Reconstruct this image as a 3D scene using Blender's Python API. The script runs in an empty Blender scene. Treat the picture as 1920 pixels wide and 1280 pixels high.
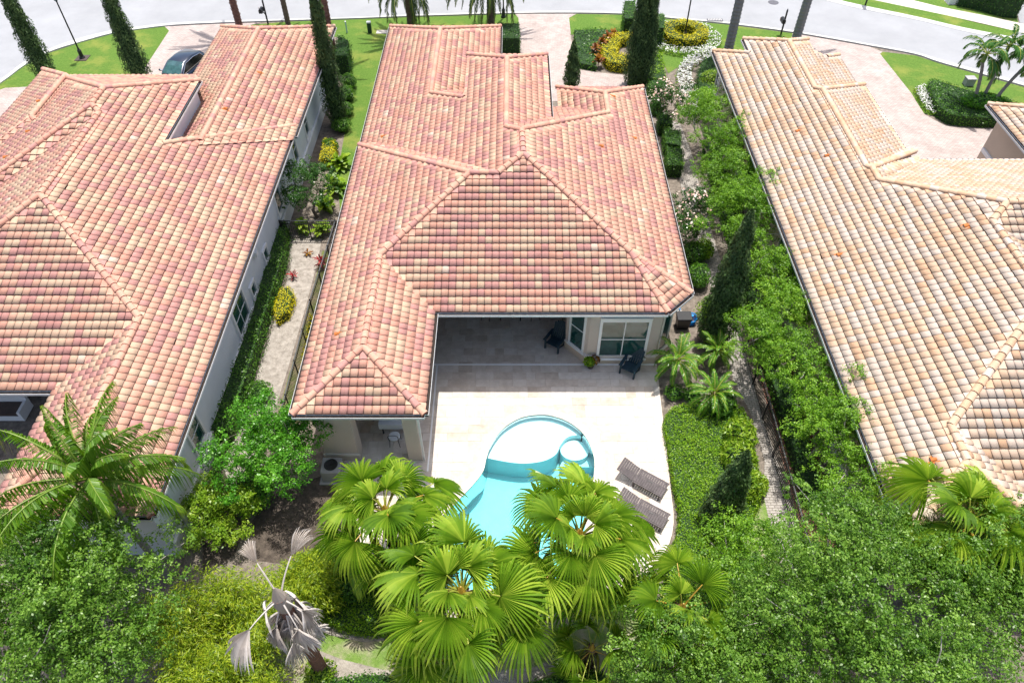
import bpy, bmesh, math, random
import numpy as np
from mathutils import Vector, Matrix
from mathutils.geometry import tessellate_polygon

random.seed(7)
RNG = np.random.default_rng(11)
SC = bpy.context.scene
COL = SC.collection

# ------------------------------------------------------------------ camera
F_PX, PITCH, CAM_H = 1357.5, math.radians(47.95), 25.0
cam_d = bpy.data.cameras.new('camera')
cam_d.sensor_width = 36.0
cam_d.lens = 36.0 * F_PX / 1920.0
cam_d.clip_start, cam_d.clip_end = 0.1, 2000.0
cam = bpy.data.objects.new('camera', cam_d)
COL.objects.link(cam)
cam.location = (0, 0, CAM_H)
cam.rotation_euler = (math.pi / 2 - PITCH, 0, 0)
SC.camera = cam

# ------------------------------------------------------------------ sky + sun
SUN = Vector((0.055, 0.225, 1.0)).normalized()          # towards the sun
elev = math.asin(SUN.z)
world = bpy.data.worlds.new('World')
SC.world = world
world.use_nodes = True
wn = world.node_tree
sky = wn.nodes.new('ShaderNodeTexSky')
sky.sky_type = 'NISHITA'
sky.sun_disc = False
sky.dust_density = 4.0
sky.ozone_density = 0.7
sky.sun_elevation = elev
sky.sun_rotation = math.atan2(SUN.x, SUN.y)
bg = wn.nodes['Background']
bg.inputs['Strength'].default_value = 0.125
wn.links.new(sky.outputs['Color'], bg.inputs['Color'])
sun_d = bpy.data.lights.new('sun', 'SUN')
sun_d.energy = 3.6
sun_d.angle = math.radians(0.53)
sun_d.color = (1.0, 0.955, 0.88)
sun = bpy.data.objects.new('sun', sun_d)
COL.objects.link(sun)
sun.rotation_euler = (-SUN).to_track_quat('-Z', 'Y').to_euler()
sun.location = (0, 0, 60)
vs = SC.view_settings
vs.view_transform = 'Standard'
vs.look = 'None'
vs.exposure = 0.72
vs.gamma = 1.0
vs.use_curve_mapping = False
SC.render.engine = 'CYCLES'

# ------------------------------------------------------------------ helpers
SP, CP = math.sin(PITCH), math.cos(PITCH)
def G(px, py, z=0.0):
    """spot on the level z that the survey photo shows at this place"""
    u, k = (px - 960) / F_PX, (py - 640) / F_PX
    t = (CAM_H - z) / (SP + k * CP)
    return Vector((u * t, t * (CP - k * SP), z))
def G2(px, py, z=0.0):
    p = G(px, py, z)
    return (p.x, p.y)
def on_x(px, py, X):
    u, k = (px - 960) / F_PX, (py - 640) / F_PX
    t = X / u
    return Vector((X, t * (CP - k * SP), CAM_H - t * (SP + k * CP)))
def proj(P):
    x, y, z = P[0], P[1], P[2] - CAM_H
    d = y * CP - z * SP
    return 960 + F_PX * x / d, 640 - F_PX * (y * SP + z * CP) / d, d

def nodemat(name):
    m = bpy.data.materials.new(name)
    m.use_nodes = True
    nt = m.node_tree
    return m, nt, nt.nodes['Principled BSDF']

def mat(name, col, rough=0.7, var=0.12, scale=3.0, bump=0.0, bscale=40.0, metal=0.0, col2=None, detail=4.0, spec=0.4, stretch=None):
    """plain procedural surface: colour broken up by noise in place, optional relief"""
    m, nt, b = nodemat(name)
    b.inputs['Roughness'].default_value = rough
    b.inputs['Metallic'].default_value = metal
    b.inputs['Specular IOR Level'].default_value = spec
    geo = nt.nodes.new('ShaderNodeNewGeometry')
    src = geo.outputs['Position']
    if stretch:
        mp = nt.nodes.new('ShaderNodeMapping'); mp.inputs['Scale'].default_value = stretch
        nt.links.new(src, mp.inputs['Vector']); src = mp.outputs['Vector']
    n = nt.nodes.new('ShaderNodeTexNoise')
    n.inputs['Scale'].default_value = scale
    n.inputs['Detail'].default_value = detail
    n.inputs['Roughness'].default_value = 0.65
    nt.links.new(src, n.inputs['Vector'])
    r = nt.nodes.new('ShaderNodeValToRGB')
    a = [max(0, c * (1 - var)) for c in col[:3]]
    c2 = col2[:3] if col2 else [min(1, c * (1 + var)) for c in col[:3]]
    r.color_ramp.elements[0].position = 0.3
    r.color_ramp.elements[1].position = 0.7
    r.color_ramp.elements[0].color = (*a, 1)
    r.color_ramp.elements[1].color = (*c2, 1)
    nt.links.new(n.outputs['Fac'], r.inputs['Fac'])
    nt.links.new(r.outputs['Color'], b.inputs['Base Color'])
    if bump:
        n2 = nt.nodes.new('ShaderNodeTexNoise')
        n2.inputs['Scale'].default_value = bscale
        n2.inputs['Detail'].default_value = 3
        nt.links.new(src, n2.inputs['Vector'])
        bp = nt.nodes.new('ShaderNodeBump')
        bp.inputs['Strength'].default_value = bump
        bp.inputs['Distance'].default_value = 0.03
        nt.links.new(n2.outputs['Fac'], bp.inputs['Height'])
        nt.links.new(bp.outputs['Normal'], b.inputs['Normal'])
    return m

def leafmat(name, dark, mid, light, rough=0.45, trans=0.35, spec=0.35):
    """leaves: colour by each leaf's own random value, light shines partly through"""
    m, nt, b = nodemat(name)
    at = nt.nodes.new('ShaderNodeAttribute'); at.attribute_name = 'rnd'
    r = nt.nodes.new('ShaderNodeValToRGB')
    e = r.color_ramp.elements
    e[0].position, e[0].color = 0.0, (*dark, 1)
    e[1].position, e[1].color = 1.0, (*light, 1)
    k = e.new(0.55); k.color = (*mid, 1)
    nt.links.new(at.outputs['Fac'], r.inputs['Fac'])
    nt.links.new(r.outputs['Color'], b.inputs['Base Color'])
    b.inputs['Roughness'].default_value = rough
    b.inputs['Specular IOR Level'].default_value = spec
    tr = nt.nodes.new('ShaderNodeBsdfTranslucent')
    hs = nt.nodes.new('ShaderNodeHueSaturation')
    hs.inputs['Saturation'].default_value = 1.1
    hs.inputs['Value'].default_value = 1.25
    nt.links.new(r.outputs['Color'], hs.inputs['Color'])
    nt.links.new(hs.outputs['Color'], tr.inputs['Color'])
    mx = nt.nodes.new('ShaderNodeMixShader')
    mx.inputs['Fac'].default_value = trans
    nt.links.new(b.outputs['BSDF'], mx.inputs[1])
    nt.links.new(tr.outputs['BSDF'], mx.inputs[2])
    nt.links.new(mx.outputs['Shader'], nt.nodes['Material Output'].inputs['Surface'])
    return m

def tag(o, label=None, cat=None, group=None, kind=None):
    if label: o['label'] = label
    if cat: o['category'] = cat
    if group: o['group'] = group
    if kind: o['kind'] = kind
    return o

def empty(name, loc=(0, 0, 0), rz=0.0, parent=None):
    o = bpy.data.objects.new(name, None)
    COL.objects.link(o)
    o.location = loc
    o.rotation_euler = (0, 0, rz)
    o.empty_display_size = 0.2
    if parent: o.parent = parent
    return o

def obj(name, me, parent=None, loc=None):
    o = bpy.data.objects.new(name, me)
    COL.objects.link(o)
    if parent: o.parent = parent
    if loc is not None: o.location = loc
    return o

def copy_tree(o, parent=None):
    c = o.copy(); COL.objects.link(c); c.parent = parent
    for ch in list(o.children): copy_tree(ch, c)
    return c

class MB:
    """collects boxes, tubes and polygons into one mesh"""
    def __init__(s): s.v = []; s.f = []; s.m = []
    def poly(s, pts, mi=0):
        n = len(s.v); s.v += [tuple(p) for p in pts]
        s.f.append(list(range(n, n + len(pts)))); s.m.append(mi); return s
    def box(s, x0, x1, y0, y1, z0, z1, mi=0):
        return s.hexa([(x0,y0,z0),(x1,y0,z0),(x1,y1,z0),(x0,y1,z0),(x0,y0,z1),(x1,y0,z1),(x1,y1,z1),(x0,y1,z1)], mi)
    def hexa(s, p, mi=0):
        n = len(s.v); s.v += [tuple(q) for q in p]
        for f in ((0,3,2,1),(4,5,6,7),(0,1,5,4),(1,2,6,5),(2,3,7,6),(3,0,4,7)):
            s.f.append([n + i for i in f]); s.m.append(mi)
        return s
    def beam(s, a, b, w, h, mi=0, up=(0,0,1)):
        a, b = Vector(a), Vector(b); d = (b - a).normalized()
        up = Vector(up)
        if abs(d.dot(up)) > 0.98: up = Vector((0,1,0))
        x = d.cross(up).normalized() * (w / 2); y = x.cross(d).normalized() * (h / 2)
        return s.hexa([a-x-y, a+x-y, b+x-y, b-x-y, a-x+y, a+x+y, b+x+y, b-x+y], mi)
    def tube(s, pts, rad, n=8, mi=0, cap=True):
        pts = [Vector(p) for p in pts]
        if not hasattr(rad, '__len__'): rad = [rad] * len(pts)
        base = len(s.v)
        ref = Vector((0.31, 0.87, 0.39))
        for i, p in enumerate(pts):
            d = (pts[min(i+1, len(pts)-1)] - pts[max(i-1, 0)])
            d = d.normalized() if d.length > 1e-9 else Vector((0,0,1))
            x = d.cross(ref).normalized(); y = d.cross(x)
            for k in range(n):
                a = 2 * math.pi * k / n
                s.v.append(tuple(p + (x * math.cos(a) + y * math.sin(a)) * rad[i]))
        for i in range(len(pts) - 1):
            for k in range(n):
                k2 = (k + 1) % n
                s.f.append([base+i*n+k, base+i*n+k2, base+(i+1)*n+k2, base+(i+1)*n+k]); s.m.append(mi)
        if cap:
            s.f.append([base + k for k in range(n)][::-1]); s.m.append(mi)
            s.f.append([base + (len(pts)-1)*n + k for k in range(n)]); s.m.append(mi)
        return s
    def lathe(s, prof, n=16, c=(0,0,0), mi=0):
        base = len(s.v)
        for r, z in prof:
            for k in range(n):
                a = 2*math.pi*k/n
                s.v.append((c[0] + r*math.cos(a), c[1] + r*math.sin(a), c[2] + z))
        for i in range(len(prof)-1):
            for k in range(n):
                k2 = (k+1) % n
                s.f.append([base+i*n+k, base+i*n+k2, base+(i+1)*n+k2, base+(i+1)*n+k]); s.m.append(mi)
        s.f.append([base + k for k in range(n)][::-1]); s.m.append(mi)
        s.f.append([base + (len(prof)-1)*n + k for k in range(n)]); s.m.append(mi)
        return s
    def prism(s, pts, z0, z1, mi=0):
        """polygon (x, y) pulled up from z0 to z1"""
        n = len(pts)
        a = sum(pts[i][0]*pts[(i+1) % n][1] - pts[(i+1) % n][0]*pts[i][1] for i in range(n))
        if a < 0: pts = pts[::-1]
        base = len(s.v)
        s.v += [(p[0], p[1], z0) for p in pts] + [(p[0], p[1], z1) for p in pts]
        tri = tessellate_polygon([[Vector((p[0], p[1], 0)) for p in pts]])
        for t in tri:
            q = [Vector((*pts[i][:2], 0)) for i in t]
            if (q[1]-q[0]).cross(q[2]-q[0]).z < 0: t = t[::-1]
            s.f.append([base+n+i for i in t]); s.m.append(mi)
            s.f.append([base+i for i in t[::-1]]); s.m.append(mi)
        for i in range(n):
            j = (i+1) % n
            s.f.append([base+i, base+j, base+n+j, base+n+i]); s.m.append(mi)
        return s
    def mesh(s, name, mats, smooth=False):
        me = bpy.data.meshes.new(name)
        me.from_pydata(s.v, [], s.f)
        if not isinstance(mats, (list, tuple)): mats = [mats]
        for m in mats: me.materials.append(m)
        me.polygons.foreach_set('material_index', s.m)
        if smooth: me.polygons.foreach_set('use_smooth', [True] * len(s.f))
        me.update()
        return me
    def build(s, name, mats, parent=None, loc=None, smooth=False):
        return obj(name, s.mesh(name, mats, smooth), parent, loc)

def bevel(o, w=0.01, seg=1):
    bm = bmesh.new(); bm.from_mesh(o.data)
    bmesh.ops.remove_doubles(bm, verts=bm.verts, dist=1e-5)
    bmesh.ops.bevel(bm, geom=[e for e in bm.edges if len(e.link_faces) == 2 and e.calc_face_angle(0) > 0.5], offset=w, segments=seg, affect='EDGES', clamp_overlap=True)
    bm.to_mesh(o.data); bm.free()
    return o

def np_mesh(name, V, Fq, mats, rnd=None, mi=None, smooth=False):
    """fast mesh from arrays; Fq is (M, k) with one k for all faces"""
    me = bpy.data.meshes.new(name)
    V = np.asarray(V, np.float32); Fq = np.asarray(Fq, np.int32)
    M, k = Fq.shape
    me.vertices.add(len(V)); me.vertices.foreach_set('co', V.ravel())
    me.loops.add(M * k); me.loops.foreach_set('vertex_index', Fq.ravel())
    me.polygons.add(M); me.polygons.foreach_set('loop_start', np.arange(0, M * k, k, dtype=np.int32))
    if not isinstance(mats, (list, tuple)): mats = [mats]
    for m in mats: me.materials.append(m)
    if mi is not None: me.polygons.foreach_set('material_index', np.asarray(mi, np.int32))
    if smooth: me.polygons.foreach_set('use_smooth', np.ones(M, bool))
    if rnd is not None:
        a = me.attributes.new('rnd', 'FLOAT', 'FACE')
        a.data.foreach_set('value', np.asarray(rnd, np.float32))
    me.update(calc_edges=True)
    return me

def arc_smooth(pts, sub=6, closed=True):
    """Catmull-Rom through the outline points"""
    P = [Vector((p[0], p[1])) for p in pts]; n = len(P); out = []
    for i in range(n if closed else n - 1):
        p0, p1, p2, p3 = (P[(i-1) % n], P[i], P[(i+1) % n], P[(i+2) % n]) if closed else (P[max(i-1,0)], P[i], P[i+1], P[min(i+2,n-1)])
        for k in range(sub):
            t = k / sub
            q = 0.5 * ((2*p1) + (p2-p0)*t + (2*p0-5*p1+4*p2-p3)*t*t + (3*p1-p0-3*p2+p3)*t**3)
            out.append((q.x, q.y))
    if not closed: out.append(tuple(P[-1]))
    return out

# ------------------------------------------------------------------ shared materials
M = {}
def tilemat(name, col, col2):
    m, nt, b = nodemat(name)
    b.inputs['Roughness'].default_value = 0.78
    b.inputs['Specular IOR Level'].default_value = 0.25
    geo = nt.nodes.new('ShaderNodeNewGeometry')
    n = nt.nodes.new('ShaderNodeTexNoise'); n.inputs['Scale'].default_value = 5.5; n.inputs['Detail'].default_value = 5; n.inputs['Roughness'].default_value = 0.7
    nt.links.new(geo.outputs['Position'], n.inputs['Vector'])
    r = nt.nodes.new('ShaderNodeValToRGB')
    r.color_ramp.elements[0].position, r.color_ramp.elements[1].position = 0.34, 0.66
    r.color_ramp.elements[0].color, r.color_ramp.elements[1].color = (*col, 1), (*col2, 1)
    nt.links.new(n.outputs['Fac'], r.inputs['Fac'])
    # weather stains with a shape of their own
    n2 = nt.nodes.new('ShaderNodeTexNoise'); n2.inputs['Scale'].default_value = 0.55; n2.inputs['Detail'].default_value = 6; n2.inputs['Roughness'].default_value = 0.75
    nt.links.new(geo.outputs['Position'], n2.inputs['Vector'])
    mr = nt.nodes.new('ShaderNodeMapRange'); mr.inputs[1].default_value = 0.52; mr.inputs[2].default_value = 0.75; mr.inputs[3].default_value = 0.0; mr.inputs[4].default_value = 0.45
    nt.links.new(n2.outputs['Fac'], mr.inputs[0])
    mx = nt.nodes.new('ShaderNodeMixRGB'); mx.blend_type = 'MULTIPLY'; mx.inputs[2].default_value = (0.62, 0.55, 0.5, 1)
    nt.links.new(mr.outputs[0], mx.inputs[0]); nt.links.new(r.outputs['Color'], mx.inputs[1])
    nt.links.new(mx.outputs[0], b.inputs['Base Color'])
    bp = nt.nodes.new('ShaderNodeBump'); bp.inputs['Strength'].default_value = 0.25; bp.inputs['Distance'].default_value = 0.02
    n3 = nt.nodes.new('ShaderNodeTexNoise'); n3.inputs['Scale'].default_value = 60
    nt.links.new(geo.outputs['Position'], n3.inputs['Vector']); nt.links.new(n3.outputs['Fac'], bp.inputs['Height']); nt.links.new(bp.outputs['Normal'], b.inputs['Normal'])
    return m
RED = [tilemat('tile_peach', (.505,.285,.205), (.565,.335,.25)), tilemat('tile_rose', (.42,.205,.18), (.48,.255,.225)),
       tilemat('tile_straw', (.505,.345,.24), (.56,.395,.285)), tilemat('tile_coral', (.49,.245,.18), (.55,.295,.225)), tilemat('tile_pale', (.56,.42,.33),(.61,.47,.38))]
RED_W = [.33, .25, .2, .215, .005]
BLONDE = [tilemat('tile_sand', (.525,.365,.25), (.575,.415,.295)), tilemat('tile_bone', (.51,.42,.35), (.56,.465,.395)),
          tilemat('tile_buff', (.52,.39,.295), (.57,.44,.34)), tilemat('tile_apricot', (.515,.325,.205), (.565,.375,.25)), tilemat('tile_ash',(.49,.395,.325),(.54,.445,.375))]
BLONDE_W = [.3, .26, .27, .08, .09]
M['shaded_litter'] = mat('shaded_gutter_litter', (.03,.022,.018), 0.95, .3, 9)  # leaf litter, blackened to carry the deep shade inside the gutter
M['underlay'] = mat('roof_underlay', (.035,.022,.018), 0.95)
M['mortar_red'] = mat('ridge_mortar_red', (.42,.17,.12), 0.9, .2, 6)
M['mortar_blonde'] = mat('ridge_mortar_orange', (.62,.33,.20), 0.9, .2, 6)
M['white'] = mat('white_paint', (.78,.79,.80), 0.45, .04, 2)
M['gutter'] = mat('white_gutter_metal', (.72,.73,.74), 0.4, .06, 2)
M['stucco_white'] = mat('white_stucco', (.70,.74,.78), 0.85, .05, .8, .35, 60)
M['stucco_beige'] = mat('beige_stucco', (.56,.485,.43), 0.88, .06, .7, .4, 70)
M['stucco_tan'] = mat('tan_stucco', (.60,.49,.39), 0.88, .06, .7, .4, 70)
M['trim_beige'] = mat('pale_trim', (.68,.64,.60), 0.7, .05, 1)
M['glass'] = mat('window_glass', (.012,.06,.055), 0.06, .3, 1.2, spec=0.9)
M['glass_lit'] = mat('pale_reflection_glass', (.35,.50,.47), 0.12, .25, 2.5, spec=0.8)  # transom's bright reflection put into the pale colour; lantern panes share it
M['metal_black'] = mat('black_metal', (.012,.013,.015), 0.45, .2, 4, spec=0.5)
M['rust'] = mat('vent_terracotta', (.42,.13,.025), 0.7, .25, 8)
# ------------------------------------------------------------------ tiled roofs
TW, TE, PT = 0.295, 0.345, 0.415       # tile width, exposed length, roof pitch
_u = np.array([0, .05, .17, .33, .50, .67, .82, .92, .962])
_h = np.array([.004, .020, .035, .044, .046, .042, .031, .015, .002])
NS = len(_u) - 1
LIFT, LIP = 0.043, 0.014
def tile_template():
    """one clay S tile: wavy top, hanging front lip over an open gap; local x along the eave, y up the slope"""
    V = []
    for uu, hh in zip(_u, _h): V.append((uu*TW, 0, hh+LIFT))
    for uu, hh in zip(_u, _h): V.append((uu*TW, TE-.004, hh+.003))
    for uu, hh in zip(_u, _h): V.append((uu*TW, .004, hh+LIFT-LIP))
    n = NS + 1; Fq = []
    for i in range(NS):
        Fq.append((i, i+1, n+i+1, n+i)); Fq.append((2*n+i, 2*n+i+1, i+1, i))
    return np.array(V), np.array(Fq)
TV, TF = tile_template()

class Roof:
    def __init__(s, mats, weights):
        s.mats, s.w = mats, weights
        s.inner = []          # (matrix 3x4, material)
        s.cv, s.cf, s.cm = [], [], []
        s.under = MB(); s.caps = []; s.mortar = MB(); s.zfun = {}
    def face(s, key, d, c, z0, poly, u_off=0.0):
        """slope falling towards d (unit, horizontal); height z0 where (x, y).d == c; poly in plan"""
        d = Vector((d[0], d[1])).normalized()
        ca = 1 / math.sqrt(1 + PT*PT)
        sv = Vector((-d.x*ca, -d.y*ca, PT*ca)); nv = Vector((d.x*PT*ca, d.y*PT*ca, ca))
        uv = sv.cross(nv)
        s.zfun[key] = lambda x, y: z0 - PT*((x*d.x + y*d.y) - c)
        org = Vector((d.x*c, d.y*c, z0))
        q = [(Vector((p[0], p[1], s.zfun[key](p[0], p[1]))) - org) for p in poly]
        P = [(v.dot(uv), v.dot(sv)) for v in q]
        n = len(P)
        area = sum(P[i][0]*P[(i+1)%n][1]-P[(i+1)%n][0]*P[i][1] for i in range(n))
        if area < 0: P = P[::-1]
        tri = tessellate_polygon([[Vector((a, b, 0)) for a, b in P]])
        for t in tri:
            s.under.poly([org + uv*P[i][0] + sv*P[i][1] - nv*.012 for i in t])
        PA = np.array(P); j0, j1 = math.floor(PA[:,1].min()/TE - 1e-6), math.ceil(PA[:,1].max()/TE)
        i0, i1 = math.floor((PA[:,0].min()-u_off)/TW)-1, math.ceil((PA[:,0].max()-u_off)/TW)+1
        ii, jj = np.meshgrid(np.arange(i0, i1), np.arange(j0, j1)); ii, jj = ii.ravel(), jj.ravel()
        A = PA; B = np.roll(PA, -1, 0)
        def inside(x, y):
            r = np.zeros(len(x), bool)
            for (ax, ay), (bx, by) in zip(A, B):
                cnd = ((ay > y) != (by > y)) & (x < (bx-ax)*(y-ay)/((by-ay) if abs(by-ay) > 1e-9 else 1e-9) + ax)
                r ^= cnd
            return r
        u0 = ii*TW + u_off; s0 = jj*TE
        cnt = np.zeros(len(ii), int); eps = 1e-4
        for fx in (eps, .5, 1-eps):
            for fy in (eps, .5, 1-eps): cnt += inside(u0+fx*TW, s0+fy*TE)
        # any polygon corner inside the cell makes it a border cell
        corner = np.zeros(len(ii), bool)
        for ax, ay in A: corner |= (ax > u0+eps) & (ax < u0+TW-eps) & (ay > s0+eps) & (ay < s0+TE-eps)
        full = (cnt == 9) & ~corner
        part = ((cnt > 0) | corner) & ~full
        R3 = np.array([[uv.x, sv.x, nv.x],[uv.y, sv.y, nv.y],[uv.z, sv.z, nv.z]])
        o = np.array(org)
        # neighbouring tiles often came from the same pallet: colour runs
        def colour(i, j):
            return random.choices(range(len(s.mats)), s.w)[0]
        prev = {}
        for k in range(len(ii)):
            if not (full[k] or part[k]): continue
            i, j = int(ii[k]), int(jj[k])
            m = prev.get((i-1, j)) if random.random() < .26 and (i-1, j) in prev else colour(i, j)
            prev[(i, j)] = m
            if full[k]:
                ja = random.gauss(0, .004); jn = abs(random.gauss(0, .003)); rot = random.gauss(0, .006)
                if random.random() < .004: ja -= .03; rot += random.choice((-1, 1))*.05
                cr, sr = math.cos(rot), math.sin(rot)
                Rz = np.array([[cr,-sr,0],[sr,cr,0],[0,0,1]])
                T = o + R3 @ np.array([u0[k], s0[k]+ja, jn])
                s.inner.append((R3 @ Rz, T, m))
            else:
                for g in range(NS):
                    a, b = u0[k]+_u[g]*TW, u0[k]+_u[g+1]*TW
                    sub = clip_rect(P, a, b, s0[k], s0[k]+TE-.004)
                    if len(sub) < 3: continue
                    base = len(s.cv)
                    for (x, y) in sub:
                        t = (x-a)/(b-a); h = _h[g]*(1-t)+_h[g+1]*t + LIFT*(1-(y-s0[k])/TE)
                        s.cv.append(tuple(o + R3 @ np.array([x, y, h])))
                    s.cf.append(list(range(base, base+len(sub)))); s.cm.append(m)
                    L = [p for p in sub if abs(p[1]-s0[k]) < 1e-6]
                    if len(L) >= 2:
                        xa, xb = min(p[0] for p in L), max(p[0] for p in L)
                        if xb - xa > 1e-5:
                            base = len(s.cv)
                            for x, dz in ((xa,-LIP),(xb,-LIP),(xb,0),(xa,0)):
                                t = (x-a)/(b-a); h = _h[g]*(1-t)+_h[g+1]*t + LIFT + dz
                                s.cv.append(tuple(o + R3 @ np.array([x, s0[k], h])))
                            s.cf.append([base, base+1, base+2, base+3]); s.cm.append(m)
    def cap_line(s, pts, r=.118):
        """pts run from the lower end to the upper end"""
        for a, b in zip(pts[:-1], pts[1:]):
            a, b = Vector(a), Vector(b)
            if b.z < a.z - .02: a, b = b, a
            L = (b-a).length; d = (b-a)/L
            n = max(1, round(L/.37)); st = L/n
            side = d.cross(Vector((0,0,1))).normalized(); up = side.cross(d)
            for i in range(n):
                T = a + d*(st*i) + up*.045
                jr = random.gauss(0, .008)
                s.caps.append((Matrix((( side.x, d.x, up.x),(side.y, d.y, up.y),(side.z, d.z, up.z))).to_4x4(), T, st, jr))
            w = .125
            lo = a - Vector((0,0,.03)); hi = b - Vector((0,0,.03))
            s.mortar.hexa([lo-side*w, lo+side*w, hi+side*w, hi-side*w,
                           lo-side*w*.75+up*.085, lo+side*w*.75+up*.085, hi+side*w*.75+up*.085, hi-side*w*.75+up*.085])
    def finish(s, house, mortar_mat, n_obj=300):
        roof = s.under.build('roof', M['underlay'], house)
        # pick the tiles that show largest
        sc = []
        for k, (R, T, m) in enumerate(s.inner):
            x, y, dd = proj(T)
            n = R[:, 2]; vd = np.array([0, 0, CAM_H]) - T; dist = np.linalg.norm(vd)
            vis = float(n @ vd) / dist
            sc.append(vis/dist**2 if (8 < x < 1912 and 8 < y < 1272 and vis > 0) else -1)
        order = sorted(range(len(sc)), key=lambda k: -sc[k])
        pick = set(order[:n_obj])
        meshes = [np_mesh('roof_tile_mesh', TV, TF, m) for m in s.mats]
        Vs, Fs, Ms = [], [], []; off = 0
        for k, (R, T, m) in enumerate(s.inner):
            if k in pick:
                o = obj('roof_tile', meshes[m], roof)
                o.matrix_world = Matrix([[*R[0], T[0]],[*R[1], T[1]],[*R[2], T[2]],[0,0,0,1]])
            else:
                Vs.append(TV @ R.T + T); Fs.append(TF + off); off += len(TV); Ms.append(np.full(len(TF), m))
        me = np_mesh('roof_tiles', np.concatenate(Vs), np.concatenate(Fs), s.mats, mi=np.concatenate(Ms))
        tag(obj('roof_tiles', me, roof), 'the many clay tiles farther up the slopes', kind='stuff')
        me = bpy.data.meshes.new('cut_roof_tiles'); me.from_pydata(s.cv, [], s.cf)
        for m in s.mats: me.materials.append(m)
        me.polygons.foreach_set('material_index', s.cm); me.update()
        tag(obj('cut_roof_tiles', me, roof), 'tiles cut to fit along ridges and edges', kind='stuff')
        capm = [cap_mesh(m) for m in s.mats]
        for Rm, T, st, jr in s.caps:
            m = random.choices((0, 3, 1, 2), (.5, .3, .1, .1))[0]
            o = obj('ridge_tile', capm[m], roof)
            o.matrix_world = Matrix.Translation(T) @ Rm @ Matrix.Rotation(jr, 4, 'Z') @ Matrix.Diagonal((1, st/.37, 1, 1))
        tag(s.mortar.build('ridge_mortar', mortar_mat, roof), 'mortar bedding under the ridge tiles', kind='stuff')
        return roof

def cap_mesh(m):
    mb = MB(); n = 9
    for y, r, z in ((0, .142, .012), (.39, .127, -.014)):
        for k in range(n):
            a = math.pi*k/(n-1)
            mb.v.append((math.cos(a)*r, y, math.sin(a)*r*.92 + z))
    for k in range(n):
        a = math.pi*k/(n-1)
        mb.v.append((math.cos(a)*.124, .002, math.sin(a)*.124*.92 + .008))
    for k in range(n-1):
        mb.f.append([k+1, k, n+k, n+k+1]); mb.m.append(0)
        mb.f.append([k, k+1, 2*n+k+1, 2*n+k]); mb.m.append(0)
    return mb.mesh('ridge_tile_mesh', m)

def clip_rect(P, x0, x1, y0, y1):
    out = P
    for ax, val, keep in ((0, x0, 1), (0, x1, -1), (1, y0, 1), (1, y1, -1)):
        src, out = out, []
        n = len(src)
        for i in range(n):
            a, b = src[i], src[(i+1) % n]
            da, db = (a[ax]-val)*keep, (b[ax]-val)*keep
            if da >= 0: out.append(a)
            if (da >= 0) != (db >= 0):
                t = da/(da-db)
                q = [a[0]+(b[0]-a[0])*t, a[1]+(b[1]-a[1])*t]; q[ax] = val
                out.append(tuple(q))
        if not out: return []
    return out

def gutter(parent, a, b, z, out):
    """open white channel along an eave; out = horizontal direction away from the house"""
    a, b, o = Vector((a[0], a[1], 0)), Vector((b[0], b[1], 0)), Vector((out[0], out[1], 0)).normalized()
    mb = MB(); w = .135; zb, zt = z-.115, z-.012
    def strip(p, q, r, t): mb.poly([p, q, r, t])
    def at(v, off, zz): return (v.x+o.x*off, v.y+o.y*off, zz)
    for o0, o1 in ((0, .006), (w, w+.010)):
        mb.hexa([at(a,o0,zb), at(b,o0,zb), at(b,o1,zb), at(a,o1,zb), at(a,o0,zt), at(b,o0,zt), at(b,o1,zt), at(a,o1,zt)])
    mb.hexa([at(a,.006,zb), at(b,.006,zb), at(b,w,zb), at(a,w,zb), at(a,.006,zb+.006), at(b,.006,zb+.006), at(b,w,zb+.006), at(a,w,zb+.006)])
    for v, e in ((a, (b-a).normalized()*.008), (b, (a-b).normalized()*.008)):
        v2 = v + e
        mb.hexa([at(v,.006,zb+.006), at(v2,.006,zb+.006), at(v2,w,zb+.006), at(v,w,zb+.006), at(v,.006,zt-.004), at(v2,.006,zt-.004), at(v2,w,zt-.004), at(v,w,zt-.004)])
    mb.hexa([at(a,.007,zb+.007), at(b,.007,zb+.007), at(b,w-.001,zb+.007), at(a,w-.001,zb+.007), at(a,.007,zb+.06), at(b,.007,zb+.06), at(b,w-.001,zb+.06), at(a,w-.001,zb+.06)], 1)  # dark fill: litter with the channel's shade put into its colour
    # fascia board behind it
    mb.hexa([at(a,-.03,zb-.1), at(b,-.03,zb-.1), at(b,-.004,zb-.1), at(a,-.004,zb-.1), at(a,-.03,z-.03), at(b,-.03,z-.03), at(b,-.004,z-.03), at(a,-.004,z-.03)])
    return mb.build('gutter', [M['gutter'], M['shaded_litter']], parent)

def vent(roof, x, y, z, rz, m='rust'):
    """small hooded roof vent: a low half drum open towards the eave"""
    mb = MB(); n = 8; L, r = .2, .105
    for yy, rr in ((0, r), (L, r*.55)):
        for k in range(n+1):
            a = math.pi*k/n
            mb.v.append((math.cos(a)*rr, yy, math.sin(a)*rr*1.05))
    for k in range(n):
        mb.f.append([k, k+1, n+2+k, n+1+k]); mb.m.append(0)
    mb.f.append(list(range(n+1, 2*n+2))); mb.m.append(0)
    mb.poly([(-r*.9,.03,0),(r*.9,.03,0),(r*.7,.03,r*.6),(-r*.7,.03,r*.6)])
    mb.box(-.15,.15,-.1,.26,-.02,.006)
    o = mb.build('roof_vent', M[m], roof)
    o.matrix_world = Matrix.Translation((x, y, z+.05)) @ Matrix.Rotation(rz, 4, 'Z') @ Matrix.Rotation(math.atan(PT), 4, 'X')
    return o

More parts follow.
